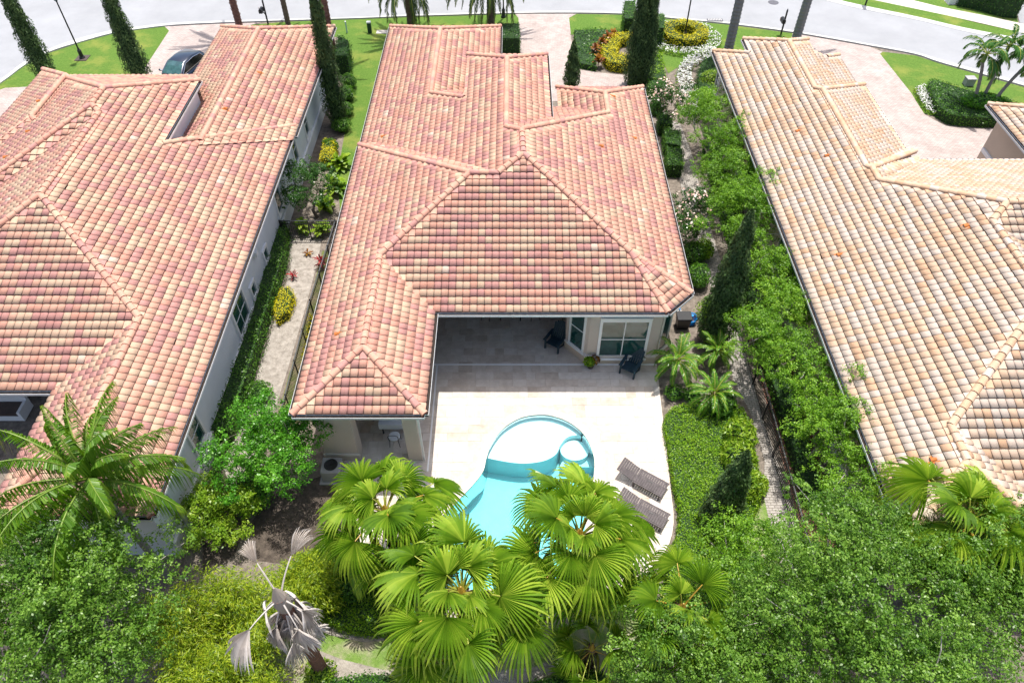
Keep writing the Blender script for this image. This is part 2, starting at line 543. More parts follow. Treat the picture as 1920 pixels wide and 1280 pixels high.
def window(parent, c, nrm, w, h, cols=1, rows=2, trim=.1, deep=.05, frame=None, panes='glass', top_pane=None, sill=True):
    """framed window: trim mesh with panes, bars and sill of its own; c = centre on the wall face"""
    c = Vector(c); n = Vector((nrm[0], nrm[1], 0)).normalized(); t = Vector((-n.y, n.x, 0)); zz = Vector((0, 0, 1))
    frame = frame or M['white']
    def blk(mb, u0, u1, v0, v1, d0, d1):
        mb.hexa([c+t*u0+zz*v0+n*d0, c+t*u1+zz*v0+n*d0, c+t*u1+zz*v0+n*d1, c+t*u0+zz*v0+n*d1,
                 c+t*u0+zz*v1+n*d0, c+t*u1+zz*v1+n*d0, c+t*u1+zz*v1+n*d1, c+t*u0+zz*v1+n*d1])
    mb = MB(); W, Hh = w/2, h/2
    blk(mb, -W-trim, -W, -Hh-trim, Hh+trim, -.02, deep); blk(mb, W, W+trim, -Hh-trim, Hh+trim, -.02, deep)
    blk(mb, -W, W, Hh, Hh+trim, -.02, deep); blk(mb, -W, W, -Hh-trim, -Hh, -.02, deep)
    win = mb.build('window', frame, parent)
    for i in range(cols):
        for j in range(rows):
            p = MB(); blk(p, -W+w*i/cols, -W+w*(i+1)/cols, -Hh+h*j/rows, -Hh+h*(j+1)/rows, .004, .012)
            p.build('pane', M[top_pane if (top_pane and j == rows-1) else panes], win)
    for i in range(1, cols):
        p = MB(); x = -W+w*i/cols; blk(p, x-.022, x+.022, -Hh, Hh, .0125, .03); p.build('glazing_bar', M['white'], win)
    for j in range(1, rows):
        p = MB(); y = -Hh+h*j/rows; blk(p, -W, W, y-.022, y+.022, .0125, .028); p.build('glazing_bar', M['white'], win)
    if sill:
        p = MB(); blk(p, -W-trim-.04, W+trim+.04, -Hh-trim-.06, -Hh-trim, -.01, deep+.04); p.build('sill', frame, win)
    return win
# ------------------------------------------------------------------ main house
def Z3(z, pts): return [(x, y, z(x, y)) for x, y in pts]
def part(parent, name, m, fn, **kw):
    mb = MB(); fn(mb); return mb.build(name, m, parent, **kw)

HM = empty('tiled_house', (0, 30, 0))
tag(HM, 'middle house with rose and peach tile roof behind the pool deck', 'house', 'tile roofed houses side by side')
HM.location = (0, 0, 0)
xl, xr, yb, xw, yf, zE = -7.87, 7.44, 20.51, -3.13, 15.42, 4.0
xm, hw, ch = (xl+xw)/2, (xw-xl)/2, 1.12
r = Roof(RED, RED_W)
Q, P2, A1 = (-1.84, 26.54), (-.58, 26.54), (.5, 27.45)
eL2, zL2 = -8.03, 3.33
r.face('L1', (-1,0), -xl, zE, [(xl,yf),(xm,yf+hw),(xm,yb+hw),Q,(xl,32.57)])
r.face('WR', (1,0), xw, zE, [(xw,yf),(xm,yf+hw),(xm,yb+hw+.35),(xw,yb+.35),(xw,yb)])
r.face('WB', (0,-1), -yf, zE, [(xl,yf),(xw,yf),(xm,yf+hw)])
r.face('B', (0,-1), -yb, zE, [(xw-.25,yb),(xr-ch,yb),(4.93,23.02),A1,P2,Q,(xm,yb+hw),(xw-.25,yb+.1)], .06)
dc = Vector((1,-1)).normalized(); cc = (xr-ch)*dc.x + yb*dc.y
r.face('CH', dc, cc, zE, [(xr-ch,yb),(xr,yb+ch),(4.93,23.02)])
r.face('R', (1,0), xr, zE, [(xr,yb+ch),(xr,38.45),(5.0,36.0),(5.0,34.0),(.45,29.35),A1,(4.93,23.02)])
r.face('F1', (0,1), 26.54, zE+PT*6.03, [Q,P2,(-7.0,33.15),(xl,32.57)])
r.face('L2', (-1,0), 8.03, zL2, [(eL2,33.6),(P2[0]-.12,26.45),A1,(.45,29.35),(-.27,30.12),(-.27,36.84),(-2.47,39.04),(-2.47,34.4),(-4.4,36.3),(-4.4,43.97),(eL2,47.6)])
r.face('GR', (1,0), -.77, zL2, [(-.77,47.6),(-4.4,43.97),(-4.4,36.2),(-4.2,34.2),(-.77,34.2)])
r.face('GF', (0,1), 47.6, zL2, [(eL2,47.6),(-.77,47.6),(-4.4,43.97)])
zF2 = zL2 + PT*(8.03-4.4)
r.face('F2', (0,1), 36.3, zF2, [(-4.4,36.3),(-2.47,34.37),(-2.47,37.6),(-4.3,36.6)])
zM = zL2 + PT*(8.03-.27)
r.face('MR', (1,0), -.27, zM, [(-.27,36.84),(-.27,29.6),(1.93,29.6),(1.93,39.04)])
r.face('MF', (0,1), 36.84, zM, [(-.27,36.84),(-2.47,39.04),(1.93,39.04)])
zR1 = zE + PT*(xr-.45)
r.face('F3', (0,1), 29.35, zR1, [(.45,29.35),(5.0,33.9),(5.0,34.6),(1.6,36.6),(-.35,30.2)])
zN = zE + PT*(xr-5.0)
r.face('NL', (-1,0), -5.0, zN, [(5.0,36.0),(5.0,33.0),(2.56,33.0),(2.56,38.45)])
r.face('NF', (0,1), 38.45, zE, [(2.56,38.45),(5.0,36.0),(xr,38.45)])
z = r.zfun
r.cap_line(Z3(z['L1'], [(xl,yf),(xm,yf+hw),(xm,yb+hw),Q]))
r.cap_line(Z3(z['WR'], [(xw,yf),(xm,yf+hw)]))
r.cap_line(Z3(z['F1'], [Q,P2]) ); r.cap_line([(*P2,z['F1'](*P2)),(*A1,z['R'](*A1))])
r.cap_line(Z3(z['R'], [(4.93,23.02),A1,(.45,29.35)])); r.cap_line(Z3(z['B'], [(xr-ch,yb),(4.93,23.02)])); r.cap_line(Z3(z['R'], [(xr,yb+ch),(4.93,23.02)]))
r.cap_line(Z3(z['L1'], [(xl,32.57),Q]))
r.cap_line(Z3(z['R'], [(xr,38.45),(5.0,36.0),(5.0,34.0),(.45,29.35)])); r.cap_line(Z3(z['NL'], [(2.56,38.45),(5.0,36.0)]))
r.cap_line(Z3(z['L2'], [(eL2,47.6),(-4.4,43.97),(-4.4,36.3),(-2.47,34.4)])); r.cap_line(Z3(z['GR'], [(-.77,47.6),(-4.4,43.97)]))
r.cap_line(Z3(z['L2'], [(-2.47,39.04),(-.27,36.84),(-.27,30.12),(.45,29.35)])); r.cap_line(Z3(z['MR'], [(1.93,39.04),(-.27,36.84)]))
roofM = r.finish(HM, M['mortar_red'])
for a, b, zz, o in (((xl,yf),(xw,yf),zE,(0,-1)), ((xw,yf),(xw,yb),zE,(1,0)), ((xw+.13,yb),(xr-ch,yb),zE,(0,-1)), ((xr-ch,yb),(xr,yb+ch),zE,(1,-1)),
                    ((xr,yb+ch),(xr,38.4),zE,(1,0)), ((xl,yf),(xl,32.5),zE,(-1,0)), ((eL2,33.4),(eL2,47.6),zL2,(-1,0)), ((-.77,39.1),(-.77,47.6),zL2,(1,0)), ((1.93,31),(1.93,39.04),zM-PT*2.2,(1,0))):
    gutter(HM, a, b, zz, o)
def house_vent(roof, zf, px, py, key, rz, zguess=5.0):
    for _ in range(12):
        p = G(px, py, zguess); zguess = zf[key](p.x, p.y)
    vent(roof, p.x, p.y, zguess, rz)
house_vent(roofM, z, 1152, 184, 'R', -math.pi/2*-1); house_vent(roofM, z, 1192, 262, 'R', math.pi/2); house_vent(roofM, z, 1130, 277, 'R', math.pi/2)
house_vent(roofM, z, 630, 629, 'L1', -math.pi/2); house_vent(roofM, z, 716, 259, 'L2', -math.pi/2)

sb = M['stucco_beige']
part(HM, 'wall', sb, lambda m: m.prism([(-7.4,26.3),(2.43,26.3),(2.43,22.1),(3.32,21.13),(6.35,21.13),(6.95,21.73),(6.95,37.9),(3.0,37.9),(3.0,32.0),(-7.4,32.0)], 0, 3.86))
part(HM, 'wall', sb, lambda m: m.box(-7.55,-1.25,32.01,47.1,0,3.32))
part(HM, 'wall', sb, lambda m: m.box(-2.2,1.6,31,38.6,3.0,5.55))
part(HM, 'wall', sb, lambda m: m.box(-7.45,-7.25,16.62,26.29,0,3.9))
part(HM, 'wall', sb, lambda m: m.box(-7.25,-5.2,20.6,20.8,0,3.9))
part(HM, 'column', sb, lambda m: m.box(-7.45,-6.1,16.0,16.6,0,3.85))
part(HM, 'column', sb, lambda m: m.box(-4.15,-3.62,16.0,16.5,0,3.85))
part(HM, 'column', sb, lambda m: m.box(-4.15,-3.7,20.6,21.0,0,3.85))
part(HM, 'beam', sb, lambda m: (m.box(-6.1,-4.15,16.05,16.45,3.35,3.85), m.box(-4.1,-3.7,16.5,20.6,3.4,3.85), m.box(-3.7,2.43,20.95,21.3,3.4,3.85)))
part(HM, 'base_band', M['stucco_tan'], lambda m: (m.prism([(2.4,22.2),(2.4,22.08),(3.3,21.1),(6.37,21.1),(6.98,21.71),(6.98,23.0),(6.9,23.0),(6.9,21.76),(6.33,21.16),(3.33,21.16),(2.46,22.12)], 0, .55)))
part(HM, 'base_moulding', M['trim_beige'], lambda m: (m.prism([(2.37,22.2),(2.37,22.06),(3.28,21.06),(6.39,21.06),(7.02,21.70),(7.02,23.0),(6.9,23.0),(6.9,21.76),(6.33,21.16),(3.33,21.16),(2.46,22.12)], .56, .68)))
part(HM, 'base_moulding', M['trim_beige'], lambda m: m.box(-7.5,-6.05,15.95,16.0,.5,.62))
part(HM, 'downspout', M['gutter'], lambda m: m.box(-3.58,-3.5,16.0,16.07,.1,3.8))
window(HM, (4.83,21.13,1.72), (0,-1), 1.95, 2.25, 2, 2, .12, .07, M['white'], 'glass', None)
part(HM, 'transom_window', M['white'], lambda m: m.box(3.73,5.93,21.04,21.125,2.99,3.09))
part(HM, 'transom_pane', M['glass_lit'], lambda m: m.box(3.87,5.79,21.11,21.126,3.09,3.55))
cx, cy = (2.43+3.32)/2, (22.1+21.13)/2
window(HM, (cx,cy,1.9), (-(22.1-21.13),-(3.32-2.43)), .74, 2.3, 1, 2, .09, .06, M['white'], 'glass')
cx, cy = (6.35+6.95)/2, (21.13+21.73)/2
window(HM, (cx,cy,1.9), (1,-1), .5, 2.2, 1, 1, .06, .05, M['trim_beige'], 'glass')
part(HM, 'meter_box', M['metal_black'], lambda m: m.box(-7.62,-7.46,16.3,16.5,.9,1.4))

# ------------------------------------------------------------------ left house
HL = tag(empty('tiled_house'), 'left house with pale wall and rose tile roof with courtyard notch', 'house', 'tile roofed houses side by side')
r = Roof(RED, [.3,.25,.3,.145,.005])
xe = -11.55; rb2 = -19.14; zr2 = zE+PT*(xe-rb2); yB = 16.5
r.face('R', (1,0), xe, zE, [(xe,11.4),(xe,34.4),(-16.35,29.6),(-16.35,35.5),(-19.58,32.27),(-19.58,30.8),(rb2,30.36),(rb2,24.1),(-14.2,19.16),(-14.2,14.05)])
zR = r.zfun['R']
r.face('B', (0,-1), -yB, zE, [(-26.7,16.5),(-16.85,yB),(-16.6,yB),(-14.2,19.16),(rb2,24.1)])
r.face('WL', (-1,0), 16.85, zE, [(-16.85,11.4),(-14.2,14.05),(-14.2,19.3),(-16.85,17.0)])
r.face('WB', (0,-1), -11.4, zE, [(-16.85,11.4),(xe,11.4),(-14.2,14.05)])
r.face('L2', (-1,0), -rb2, zr2, [(rb2,24.1),(rb2,30.5),(-26.7,31.6),(-26.7,16.5)])
zr1 = zR(-19.58, 0)
r.face('B1', (0,-1), -30.8, zr1, [(-19.58,30.8),(rb2-.05,30.36),(-25.0,24.6),(-25.6,24.8)])
r.face('L1', (-1,0), 19.58, zr1, [(-19.58,32.27),(-19.58,30.8),(-26.0,24.4),(-27.0,30),(-27.05,39.7)])
r.face('F4', (0,1), 32.27, zr1, [(-19.58,32.27),(-16.35,35.5),(-17.6,38.0),(-24.6,38.0),(-24.0,36.7)])
z0r = zr1 - PT*(23.95-19.58) + .16
r.face('L0', (-1,0), 23.95, z0r, [(-23.95,36.6),(-23.95,32.5),(-27.15,29.3),(-27.15,39.8)])
r.face('B0', (0,-1), -32.5, z0r, [(-23.95,32.5),(-27.15,29.3),(-27.15,28.5),(-23.4,31.7)])
r.face('R0', (1,0), -23.95, z0r, [(-23.95,36.6),(-23.95,32.5),(-23.2,32.0),(-23.2,37.0)])
r.face('F5', (0,1), 34.4, zE, [(xe,34.4),(-16.35,29.6),(-16.35,30.6),(-12.0,34.9)])
xf, zf2, xrg = -11.4, 4.0, -15.03
r.face('FR', (1,0), xf, zf2, [(xf,46.1),(xrg,42.5),(xrg,30.2),(xf,33.0)])
r.face('FL', (-1,0), 18.6, zf2, [(-18.6,46.1),(xrg,42.5),(xrg,29.5),(-18.6,31.0)])
r.face('FF', (0,1), 46.1, zf2, [(-18.6,46.1),(xf,46.1),(xrg,42.5)])
z = r.zfun
r.cap_line(Z3(z['R'], [(xe,11.4),(-14.2,14.05),(-14.2,19.16),(rb2,24.1),(rb2,30.36),(-19.58,30.8),(-19.58,32.27)]))
r.cap_line(Z3(z['WL'], [(-16.85,11.4),(-14.2,14.05)])); r.cap_line(Z3(z['B'], [(-26.7,yB),(rb2,24.1)]))
r.cap_line(Z3(z['L1'], [(-24.4,26.0),(-19.58,30.8)])); r.cap_line(Z3(z['R'], [(-16.35,35.5),(-19.58,32.27)])); r.cap_line(Z3(z['L1'], [(-24.0,36.7),(-19.58,32.27)]))
r.cap_line(Z3(z['R'], [(xe,34.4),(-16.35,29.6)])); r.cap_line(Z3(z['L0'], [(-27.15,39.8),(-23.95,36.6),(-23.95,32.5)])); r.cap_line([(-23.95,36.6,z0r),(-23.3,36.1,z0r)]); r.cap_line(Z3(z['R0'],[(-23.2,31.8),(-23.95,32.5)]))
r.cap_line(Z3(z['FR'], [(xf,46.1),(xrg,42.5),(xrg,30.6)])); r.cap_line(Z3(z['FL'], [(-18.6,46.1),(xrg,42.5)]))
roofL = r.finish(HL, M['mortar_red'])
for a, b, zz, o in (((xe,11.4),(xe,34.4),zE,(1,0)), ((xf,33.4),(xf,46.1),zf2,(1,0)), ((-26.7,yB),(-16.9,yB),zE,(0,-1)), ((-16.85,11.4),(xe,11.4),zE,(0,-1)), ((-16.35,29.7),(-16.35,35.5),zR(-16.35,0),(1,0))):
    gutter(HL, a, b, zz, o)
house_vent(roofL, z, 490, 140, 'FR', math.pi/2); house_vent(roofL, z, 427, 207, 'FR', math.pi/2)
house_vent(roofL, z, 72, 193, 'L0', -math.pi/2); house_vent(roofL, z, 52, 250, 'L1', -math.pi/2); house_vent(roofL, z, 10, 298, 'L1', -math.pi/2)
sw = M['stucco_white']
part(HL, 'wall', sw, lambda m: m.prism([(-12.2,12.0),(-12.2,33.0),(-26.5,33.0),(-26.5,19.6),(-16.3,19.6),(-16.3,12.0)], 0, 3.88))
part(HL, 'wall', sw, lambda m: m.box(-18.0,-12.19,33.01,45.5,0,3.86))
part(HL, 'wall', sw, lambda m: m.box(-26.4,-18.6,33.02,38.3,0,3.86))
part(HL, 'wall', sw, lambda m: m.box(-18.9,-16.55,30.0,35.2,3.9,5.72))
part(HL, 'base_band', sw, lambda m: (m.box(-12.19,-12.12,12.02,33.0,0,.78), m.box(-12.18,-12.12,33.02,45.4,0,.78)))
part(HL, 'base_moulding', M['white'], lambda m: (m.box(-12.19,-12.07,12.02,33.0,.785,.86), m.box(-12.18,-12.07,33.02,45.4,.785,.86)))
part(HL, 'frieze_band', M['white'], lambda m: (m.box(-12.19,-12.13,12.02,33.0,3.5,3.8),))
for px, py, w, h, c, rr in ((450,587,1.5,1.5,2,2),(497,477,.5,.62,1,1),(474,543,.5,.62,1,1),(572,233,.7,1.3,1,2),(551,281,.7,1.45,1,2),(519,370,.9,1.5,1,1),(364.6,810,.9,1.5,1,2)):
    p = on_x(px, py, -12.2)
    window(HL, p, (1,0), w, h, c, rr, .13, .08)
p = on_x(474.7, 475, -12.2)
part(HL, 'wall_vent', M['white'], lambda m: m.box(-12.19,-12.0,p.y-.13,p.y+.13,p.z-.13,p.z+.13))
part(HL, 'downspout', M['gutter'], lambda m: m.box(-12.12,-12.02,33.4,33.5,0,3.9))

# ------------------------------------------------------------------ right house
HR = tag(empty('tiled_house'), 'right house with pale sand and apricot tile roof', 'house', 'tile roofed houses side by side')
r = Roof(BLONDE, BLONDE_W)
xe = 12.3
r.face('L', (-1,0), -xe, zE, [(xe,42.8),(14.0,41.1),(14.0,42.9),(16.0,40.9),(16.0,35.55),(16.28,35.2),(16.28,28.25),(16.45,28.05),(16.45,27.1),(19.87,23.62),(19.1,22.85),(19.1,18.6),(14.75,14.22),(14.72,12.8),(xe,10.4)])
zL = r.zfun['L']
r.face('Q1', (1,0), 16.0, zL(16.0,0), [(16.0,40.9),(16.0,35.4),(19.85,35.4),(19.85,42.4),(18.6,41.15),(17.75,41.15),(17.75,42.6)])
r.face('Q2', (1,0), 16.28, zL(16.28,0), [(16.28,35.25),(16.28,28.2),(20.1,28.2),(20.1,38.6)])
r.face('Q3', (1,0), 16.45, zL(16.45,0), [(16.45,28.05),(16.45,26.9),(20.4,30.85),(20.6,31.6)])
r.face('QF', (0,1), 28.05, zL(16.45,0), [(16.45,28.05),(16.2,28.4),(20.0,32.1),(20.6,32.1)])
zt = zL(19.87,0)
r.face('FB', (0,1), 23.62, zt, [(16.4,27.1),(19.87,23.62),(33,23.62),(33,31.25),(20.5,31.25)])
r.face('B1', (0,-1), -23.62, zt, [(19.87,23.62),(33,23.62),(33,15.0),(22,15),(19.1,22.85)])
zr = zL(19.1,0)
r.face('R1', (1,0), 19.1, zr, [(19.1,22.85),(19.1,18.6),(26,11.8),(26,20)])
r.face('B2', (0,-1), -18.6, zr, [(19.1,18.6),(14.7,14.2),(16.9,11.8),(26,11.8)])
r.face('WR', (1,0), 14.73, zL(14.73,0), [(14.75,14.3),(14.72,12.8),(17.12,10.4),(17.12,13.0),(15.5,15.0)])
r.face('WB', (0,-1), -10.4, zE, [(xe,10.4),(17.12,10.4),(14.72,12.8)])
r.face('W2', (-1,0), -17.14, zE, [(17.14,10.0),(17.14,12.2),(22,17),(22,10.0)])
r.face('GL', (-1,0), -26.36, zE, [(26.36,36.6),(29.5,33.5),(36,33.5),(36,24),(26.36,24)])
r.face('GF', (0,1), 36.6, zE, [(26.36,36.6),(36,36.6),(36,33.4),(29.5,33.4)])
z = r.zfun
r.cap_line(Z3(z['L'], [(xe,42.8),(14.0,41.1)])); r.cap_line(Z3(z['L'], [(14.0,42.9),(16.0,40.9),(16.0,35.55),(16.28,35.2),(16.28,28.25),(16.45,28.05),(16.45,27.1),(19.87,23.62)]))
r.cap_line(Z3(z['L'], [(19.1,22.85),(19.87,23.62)])); r.cap_line(Z3(z['L'], [(xe,10.4),(14.72,12.8),(14.75,14.22),(19.1,18.6),(19.1,22.85)]))
r.cap_line(Z3(z['Q1'], [(17.75,42.6),(16.0,40.9)])); r.cap_line(Z3(z['Q1'], [(19.85,42.4),(18.6,41.15)])); r.cap_line(Z3(z['Q2'], [(20.1,38.6),(16.28,35.2)])); r.cap_line(Z3(z['Q3'], [(20.6,32.0),(16.45,28.05)]))
r.cap_line(Z3(z['FB'], [(19.87,23.62),(33,23.62)])); r.cap_line(Z3(z['WR'], [(17.12,10.4),(14.72,12.8)])); r.cap_line(Z3(z['GL'], [(26.36,36.6),(29.5,33.5)]))
roofR = r.finish(HR, M['mortar_blonde'])
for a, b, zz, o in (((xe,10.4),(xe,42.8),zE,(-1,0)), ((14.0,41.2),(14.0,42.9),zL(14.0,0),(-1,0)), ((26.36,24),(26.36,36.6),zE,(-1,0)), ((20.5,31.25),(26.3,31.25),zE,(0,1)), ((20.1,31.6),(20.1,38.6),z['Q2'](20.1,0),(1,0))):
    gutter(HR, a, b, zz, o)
for px, py in ((1492,249),(1546,295),(1569,481),(1806,427),(1743,864)): house_vent(roofR, z, px, py, 'L', -math.pi/2)
st = M['stucco_tan']
part(HR, 'wall', st, lambda m: m.prism([(12.85,11.0),(12.85,42.2),(19.3,42.2),(19.3,30.7),(26.0,30.7),(26.0,14),(16.6,14),(16.6,11.0)], 0, 3.88))
part(HR, 'wall', st, lambda m: m.box(26.95,36,24,36.0,0,3.9))
part(HR, 'base_moulding', M['white'], lambda m: m.box(26.85,26.96,30.2,35.9,1.5,1.72))
part(HR, 'base_band', st, lambda m: m.box(26.9,26.955,30.2,35.95,0,1.49))
part(HR, 'base_moulding', M['trim_beige'], lambda m: m.box(12.76,12.86,11.1,42.1,.75,.85))
for px, py, w, h in ((1408,315,1.0,1.6),(1466,472,.95,1.7),(1492,535,.95,1.7),(1350,140,.8,1.4)):
    p = on_x(px, py, 12.85); window(HR, (12.85, p.y, min(max(p.z,1.7),2.3)), (-1,0), w, h, 1, 2, .1, .06, M['trim_beige'])
# ------------------------------------------------------------------ ground
def lawnmat(name, a, b, dry, dscale=.35, dlo=.55, dhi=.75):
    m, nt, bs = nodemat(name)
    bs.inputs['Roughness'].default_value = 0.9; bs.inputs['Specular IOR Level'].default_value = 0.15
    geo = nt.nodes.new('ShaderNodeNewGeometry')
    def noise(sc, det=4, ro=.7):
        n = nt.nodes.new('ShaderNodeTexNoise'); n.inputs['Scale'].default_value = sc; n.inputs['Detail'].default_value = det; n.inputs['Roughness'].default_value = ro
        nt.links.new(geo.outputs['Position'], n.inputs['Vector']); return n
    n1 = noise(7, 9, .85)
    r = nt.nodes.new('ShaderNodeValToRGB'); r.color_ramp.elements[0].position = .33; r.color_ramp.elements[1].position = .67
    r.color_ramp.elements[0].color, r.color_ramp.elements[1].color = (*a, 1), (*b, 1)
    nt.links.new(n1.outputs['Fac'], r.inputs['Fac'])
    n2 = noise(dscale, 5, .65); mr = nt.nodes.new('ShaderNodeMapRange'); mr.inputs[1].default_value, mr.inputs[2].default_value = dlo, dhi
    nt.links.new(n2.outputs['Fac'], mr.inputs[0])
    mx = nt.nodes.new('ShaderNodeMixRGB'); mx.inputs[2].default_value = (*dry, 1)
    nt.links.new(mr.outputs[0], mx.inputs[0]); nt.links.new(r.outputs['Color'], mx.inputs[1]); nt.links.new(mx.outputs[0], bs.inputs['Base Color'])
    bp = nt.nodes.new('ShaderNodeBump'); bp.inputs['Strength'].default_value = .8; bp.inputs['Distance'].default_value = .05
    n3 = noise(45, 3); nt.links.new(n3.outputs['Fac'], bp.inputs['Height']); nt.links.new(bp.outputs['Normal'], bs.inputs['Normal'])
    return m
def brickmat(name, cols, mort, w, h, rough=.85, rot=0.0, msize=.02):
    """paving too fine to pick apart: bricks drawn with their joints"""
    m, nt, bs = nodemat(name); bs.inputs['Roughness'].default_value = rough
    geo = nt.nodes.new('ShaderNodeNewGeometry'); mp = nt.nodes.new('ShaderNodeMapping'); mp.inputs['Rotation'].default_value = (0,0,rot)
    nt.links.new(geo.outputs['Position'], mp.inputs['Vector'])
    br = nt.nodes.new('ShaderNodeTexBrick'); br.inputs['Scale'].default_value = 1; br.inputs['Brick Width'].default_value = w; br.inputs['Row Height'].default_value = h
    br.inputs['Mortar Size'].default_value = msize; br.inputs['Color1'].default_value = (*cols[0],1); br.inputs['Color2'].default_value = (*cols[1],1); br.inputs['Mortar'].default_value = (*mort,1); br.inputs['Bias'].default_value = -.1
    nt.links.new(mp.outputs[0], br.inputs['Vector'])
    n = nt.nodes.new('ShaderNodeTexNoise'); n.inputs['Scale'].default_value = .8; n.inputs['Detail'].default_value = 6; n.inputs['Roughness'].default_value = .7
    nt.links.new(geo.outputs['Position'], n.inputs['Vector'])
    r = nt.nodes.new('ShaderNodeValToRGB'); r.color_ramp.elements[0].position = .3; r.color_ramp.elements[1].position = .65
    r.color_ramp.elements[0].color = (.72,.70,.69,1); r.color_ramp.elements[1].color = (1,1,1,1)
    nt.links.new(n.outputs['Fac'], r.inputs['Fac'])
    n5 = nt.nodes.new('ShaderNodeTexWhiteNoise')
    mx = nt.nodes.new('ShaderNodeMixRGB'); mx.blend_type = 'MULTIPLY'; mx.inputs[0].default_value = 1
    nt.links.new(br.outputs['Color'], mx.inputs[1]); nt.links.new(r.outputs['Color'], mx.inputs[2]); nt.links.new(mx.outputs[0], bs.inputs['Base Color'])
    bp = nt.nodes.new('ShaderNodeBump'); bp.inputs['Strength'].default_value = .5; bp.inputs['Distance'].default_value = .01; bp.invert = True
    nt.links.new(br.outputs['Fac'], bp.inputs['Height']); nt.links.new(bp.outputs['Normal'], bs.inputs['Normal'])
    return m
M['lawn'] = lawnmat('lawn_grass', (.06,.135,.018), (.145,.245,.045), (.25,.27,.06), .45, .5, .75)
M['lawn_sparse'] = lawnmat('sparse_grass', (.12,.22,.04), (.22,.33,.08), (.42,.37,.28), .9, .42, .62)
M['moss'] = lawnmat('mossy_soil', (.10,.13,.04), (.17,.19,.07), (.26,.21,.14), 1.3, .42, .62)
M['soil'] = mat('sandy_mulch', (.15,.125,.10), .95, .35, 4.2, .9, 30, col2=(.27,.23,.195), detail=8)
M['sand'] = mat('pale_sand', (.27,.24,.205), .95, .3, 3.5, .9, 26, col2=(.42,.385,.345), detail=9)
M['redmulch'] = mat('red_bark_mulch', (.17,.075,.05), .95, .3, 5, .9, 22, col2=(.30,.15,.11), detail=8)
M['asphalt'] = mat('pale_worn_asphalt', (.295,.305,.325), .9, .10, .35, .3, 60, detail=9)
M['kerb'] = mat('concrete_kerb', (.50,.50,.49), .85, .1, 1.2, .2, 40)
M['walk'] = mat('concrete_walk', (.52,.48,.44), .85, .08, .8, .2, 40)
M['drive'] = brickmat('paver_drive', ((.50,.43,.40), (.40,.335,.315)), (.31,.265,.25), .24, .12, msize=.012)
M['path'] = brickmat('grey_paver_path', ((.43,.405,.375), (.35,.325,.30)), (.19,.17,.15), .23, .115, msize=.014)

def sheet(name, pts, z, m, px=True, **kw):
    P = [G2(*p, z) for p in pts] if px else pts
    mb = MB(); tri = tessellate_polygon([[Vector((*p, 0)) for p in P]])
    for t in tri:
        q = [Vector((*P[i], z)) for i in t]
        if (q[1]-q[0]).cross(q[2]-q[0]).z < 0: q = q[::-1]
        mb.poly(q)
    o = mb.build(name, m); tag(o, kind='structure'); return o

near_street = [(-260,330),(-120,226),(0,151),(43,118.6),(93,93),(146,74),(206,59),(258,51.5),(326,43.8),(420,40),(540,36.5),(680,32.6),(783,28),(1006,22),(1169,23.4),(1281,34.7),(1360,42),(1486,58),(1630,83),(1717,99),(1768,114),(1919,156),(2100,210),(2300,280)]
near_lawn = [(-262,340),(-121,235),(0,159),(45,126),(93,99.7),(149,81.6),(215,63.6),(262,56.5),(326,49),(420,44.5),(540,40.5),(680,36),(783,32),(1006,26.3),(1169,28),(1281,38.6),(1360,46),(1486,62.5),(1630,87.5),(1717,104),(1765,120),(1919,163),(2098,217),(2296,288)]
far_lawn = [(1440,-26),(1540,-6),(1600,9),(1717,33.5),(1800,53),(1890,70.6),(1919,79),(2100,130),(2300,190)]
far_street = [(1440,-20),(1540,-0.5),(1600,14.3),(1717.6,37.8),(1801.6,58),(1895,77.5),(1919,84),(2100,136),(2300,197)]
NS_ = arc_smooth([G2(*p) for p in near_street], 4, False); NL_ = arc_smooth([G2(*p) for p in near_lawn], 4, False)
FS_ = arc_smooth([G2(*p) for p in far_street], 4, False); FL_ = arc_smooth([G2(*p) for p in far_lawn], 4, False)
sheet('street', NS_ + FS_[::-1] + [(40,110),(-120,110)], .010, M['asphalt'], px=False)
def kerb(name, A, B):
    mb = MB()
    for i in range(len(A)-1):
        a0, a1, b0, b1 = A[i], A[i+1], B[i], B[i+1]
        mb.poly([(*a0,.03),(*a1,.03),(*b1,.10),(*b0,.10)]); mb.poly([(*a0,-.02),(*a1,-.02),(*a1,.03),(*a0,.03)]); mb.poly([(*b0,.10),(*b1,.10),(*b1,-.02),(*b0,-.02)])
    o = mb.build(name, M['kerb']); tag(o, kind='structure')
kerb('kerb', NS_, NL_); kerb('kerb', FS_, FL_)

def lawn(name, pts, m='lawn', z=.02, px=True): return sheet(name, pts, z, M[m], px)
lawn('lawn', [(-121,232),(0,158),(45,125),(93,99.2),(149,81),(215,63),(262,56),(309,50.3),(317,58),(262,142),(240,175),(150,200),(69,162),(10,165),(-60,190)])
lawn('lawn', [(470,47),(540,41),(680,36.2),(783,32.2),(938,27.8),(966,27),(972,34),(974,62),(975,108),(730,108),(690,330),(640,420),(632,330),(648,240),(655,170),(655,110),(640,70),(480,60)], z=.016)
lawn('lawn', [(1081,26.5),(1169,28.2),(1281,38.8),(1360,46.2),(1486,62.8),(1520,70),(1520,130),(1400,140),(1330,110),(1322,99),(1270,127),(1253,138),(1238,105),(1225,70),(1165,64),(1070,65),(1067,34)])
lawn('lawn', [(1655,97.5),(1717,104.5),(1765,120.5),(1919,163.5),(2050,205),(2050,300),(1900,230),(1850,205),(1760,220),(1730,212),(1708,174),(1650,101)])
lawn('lawn', [(1440,-60),(1540,-7),(1600,8.6),(1717,33),(1800,52.5),(1888,70),(1909,59.6),(1840,45),(1775,29),(1645,1.7),(1560,-18),(1440,-62)], z=.03)
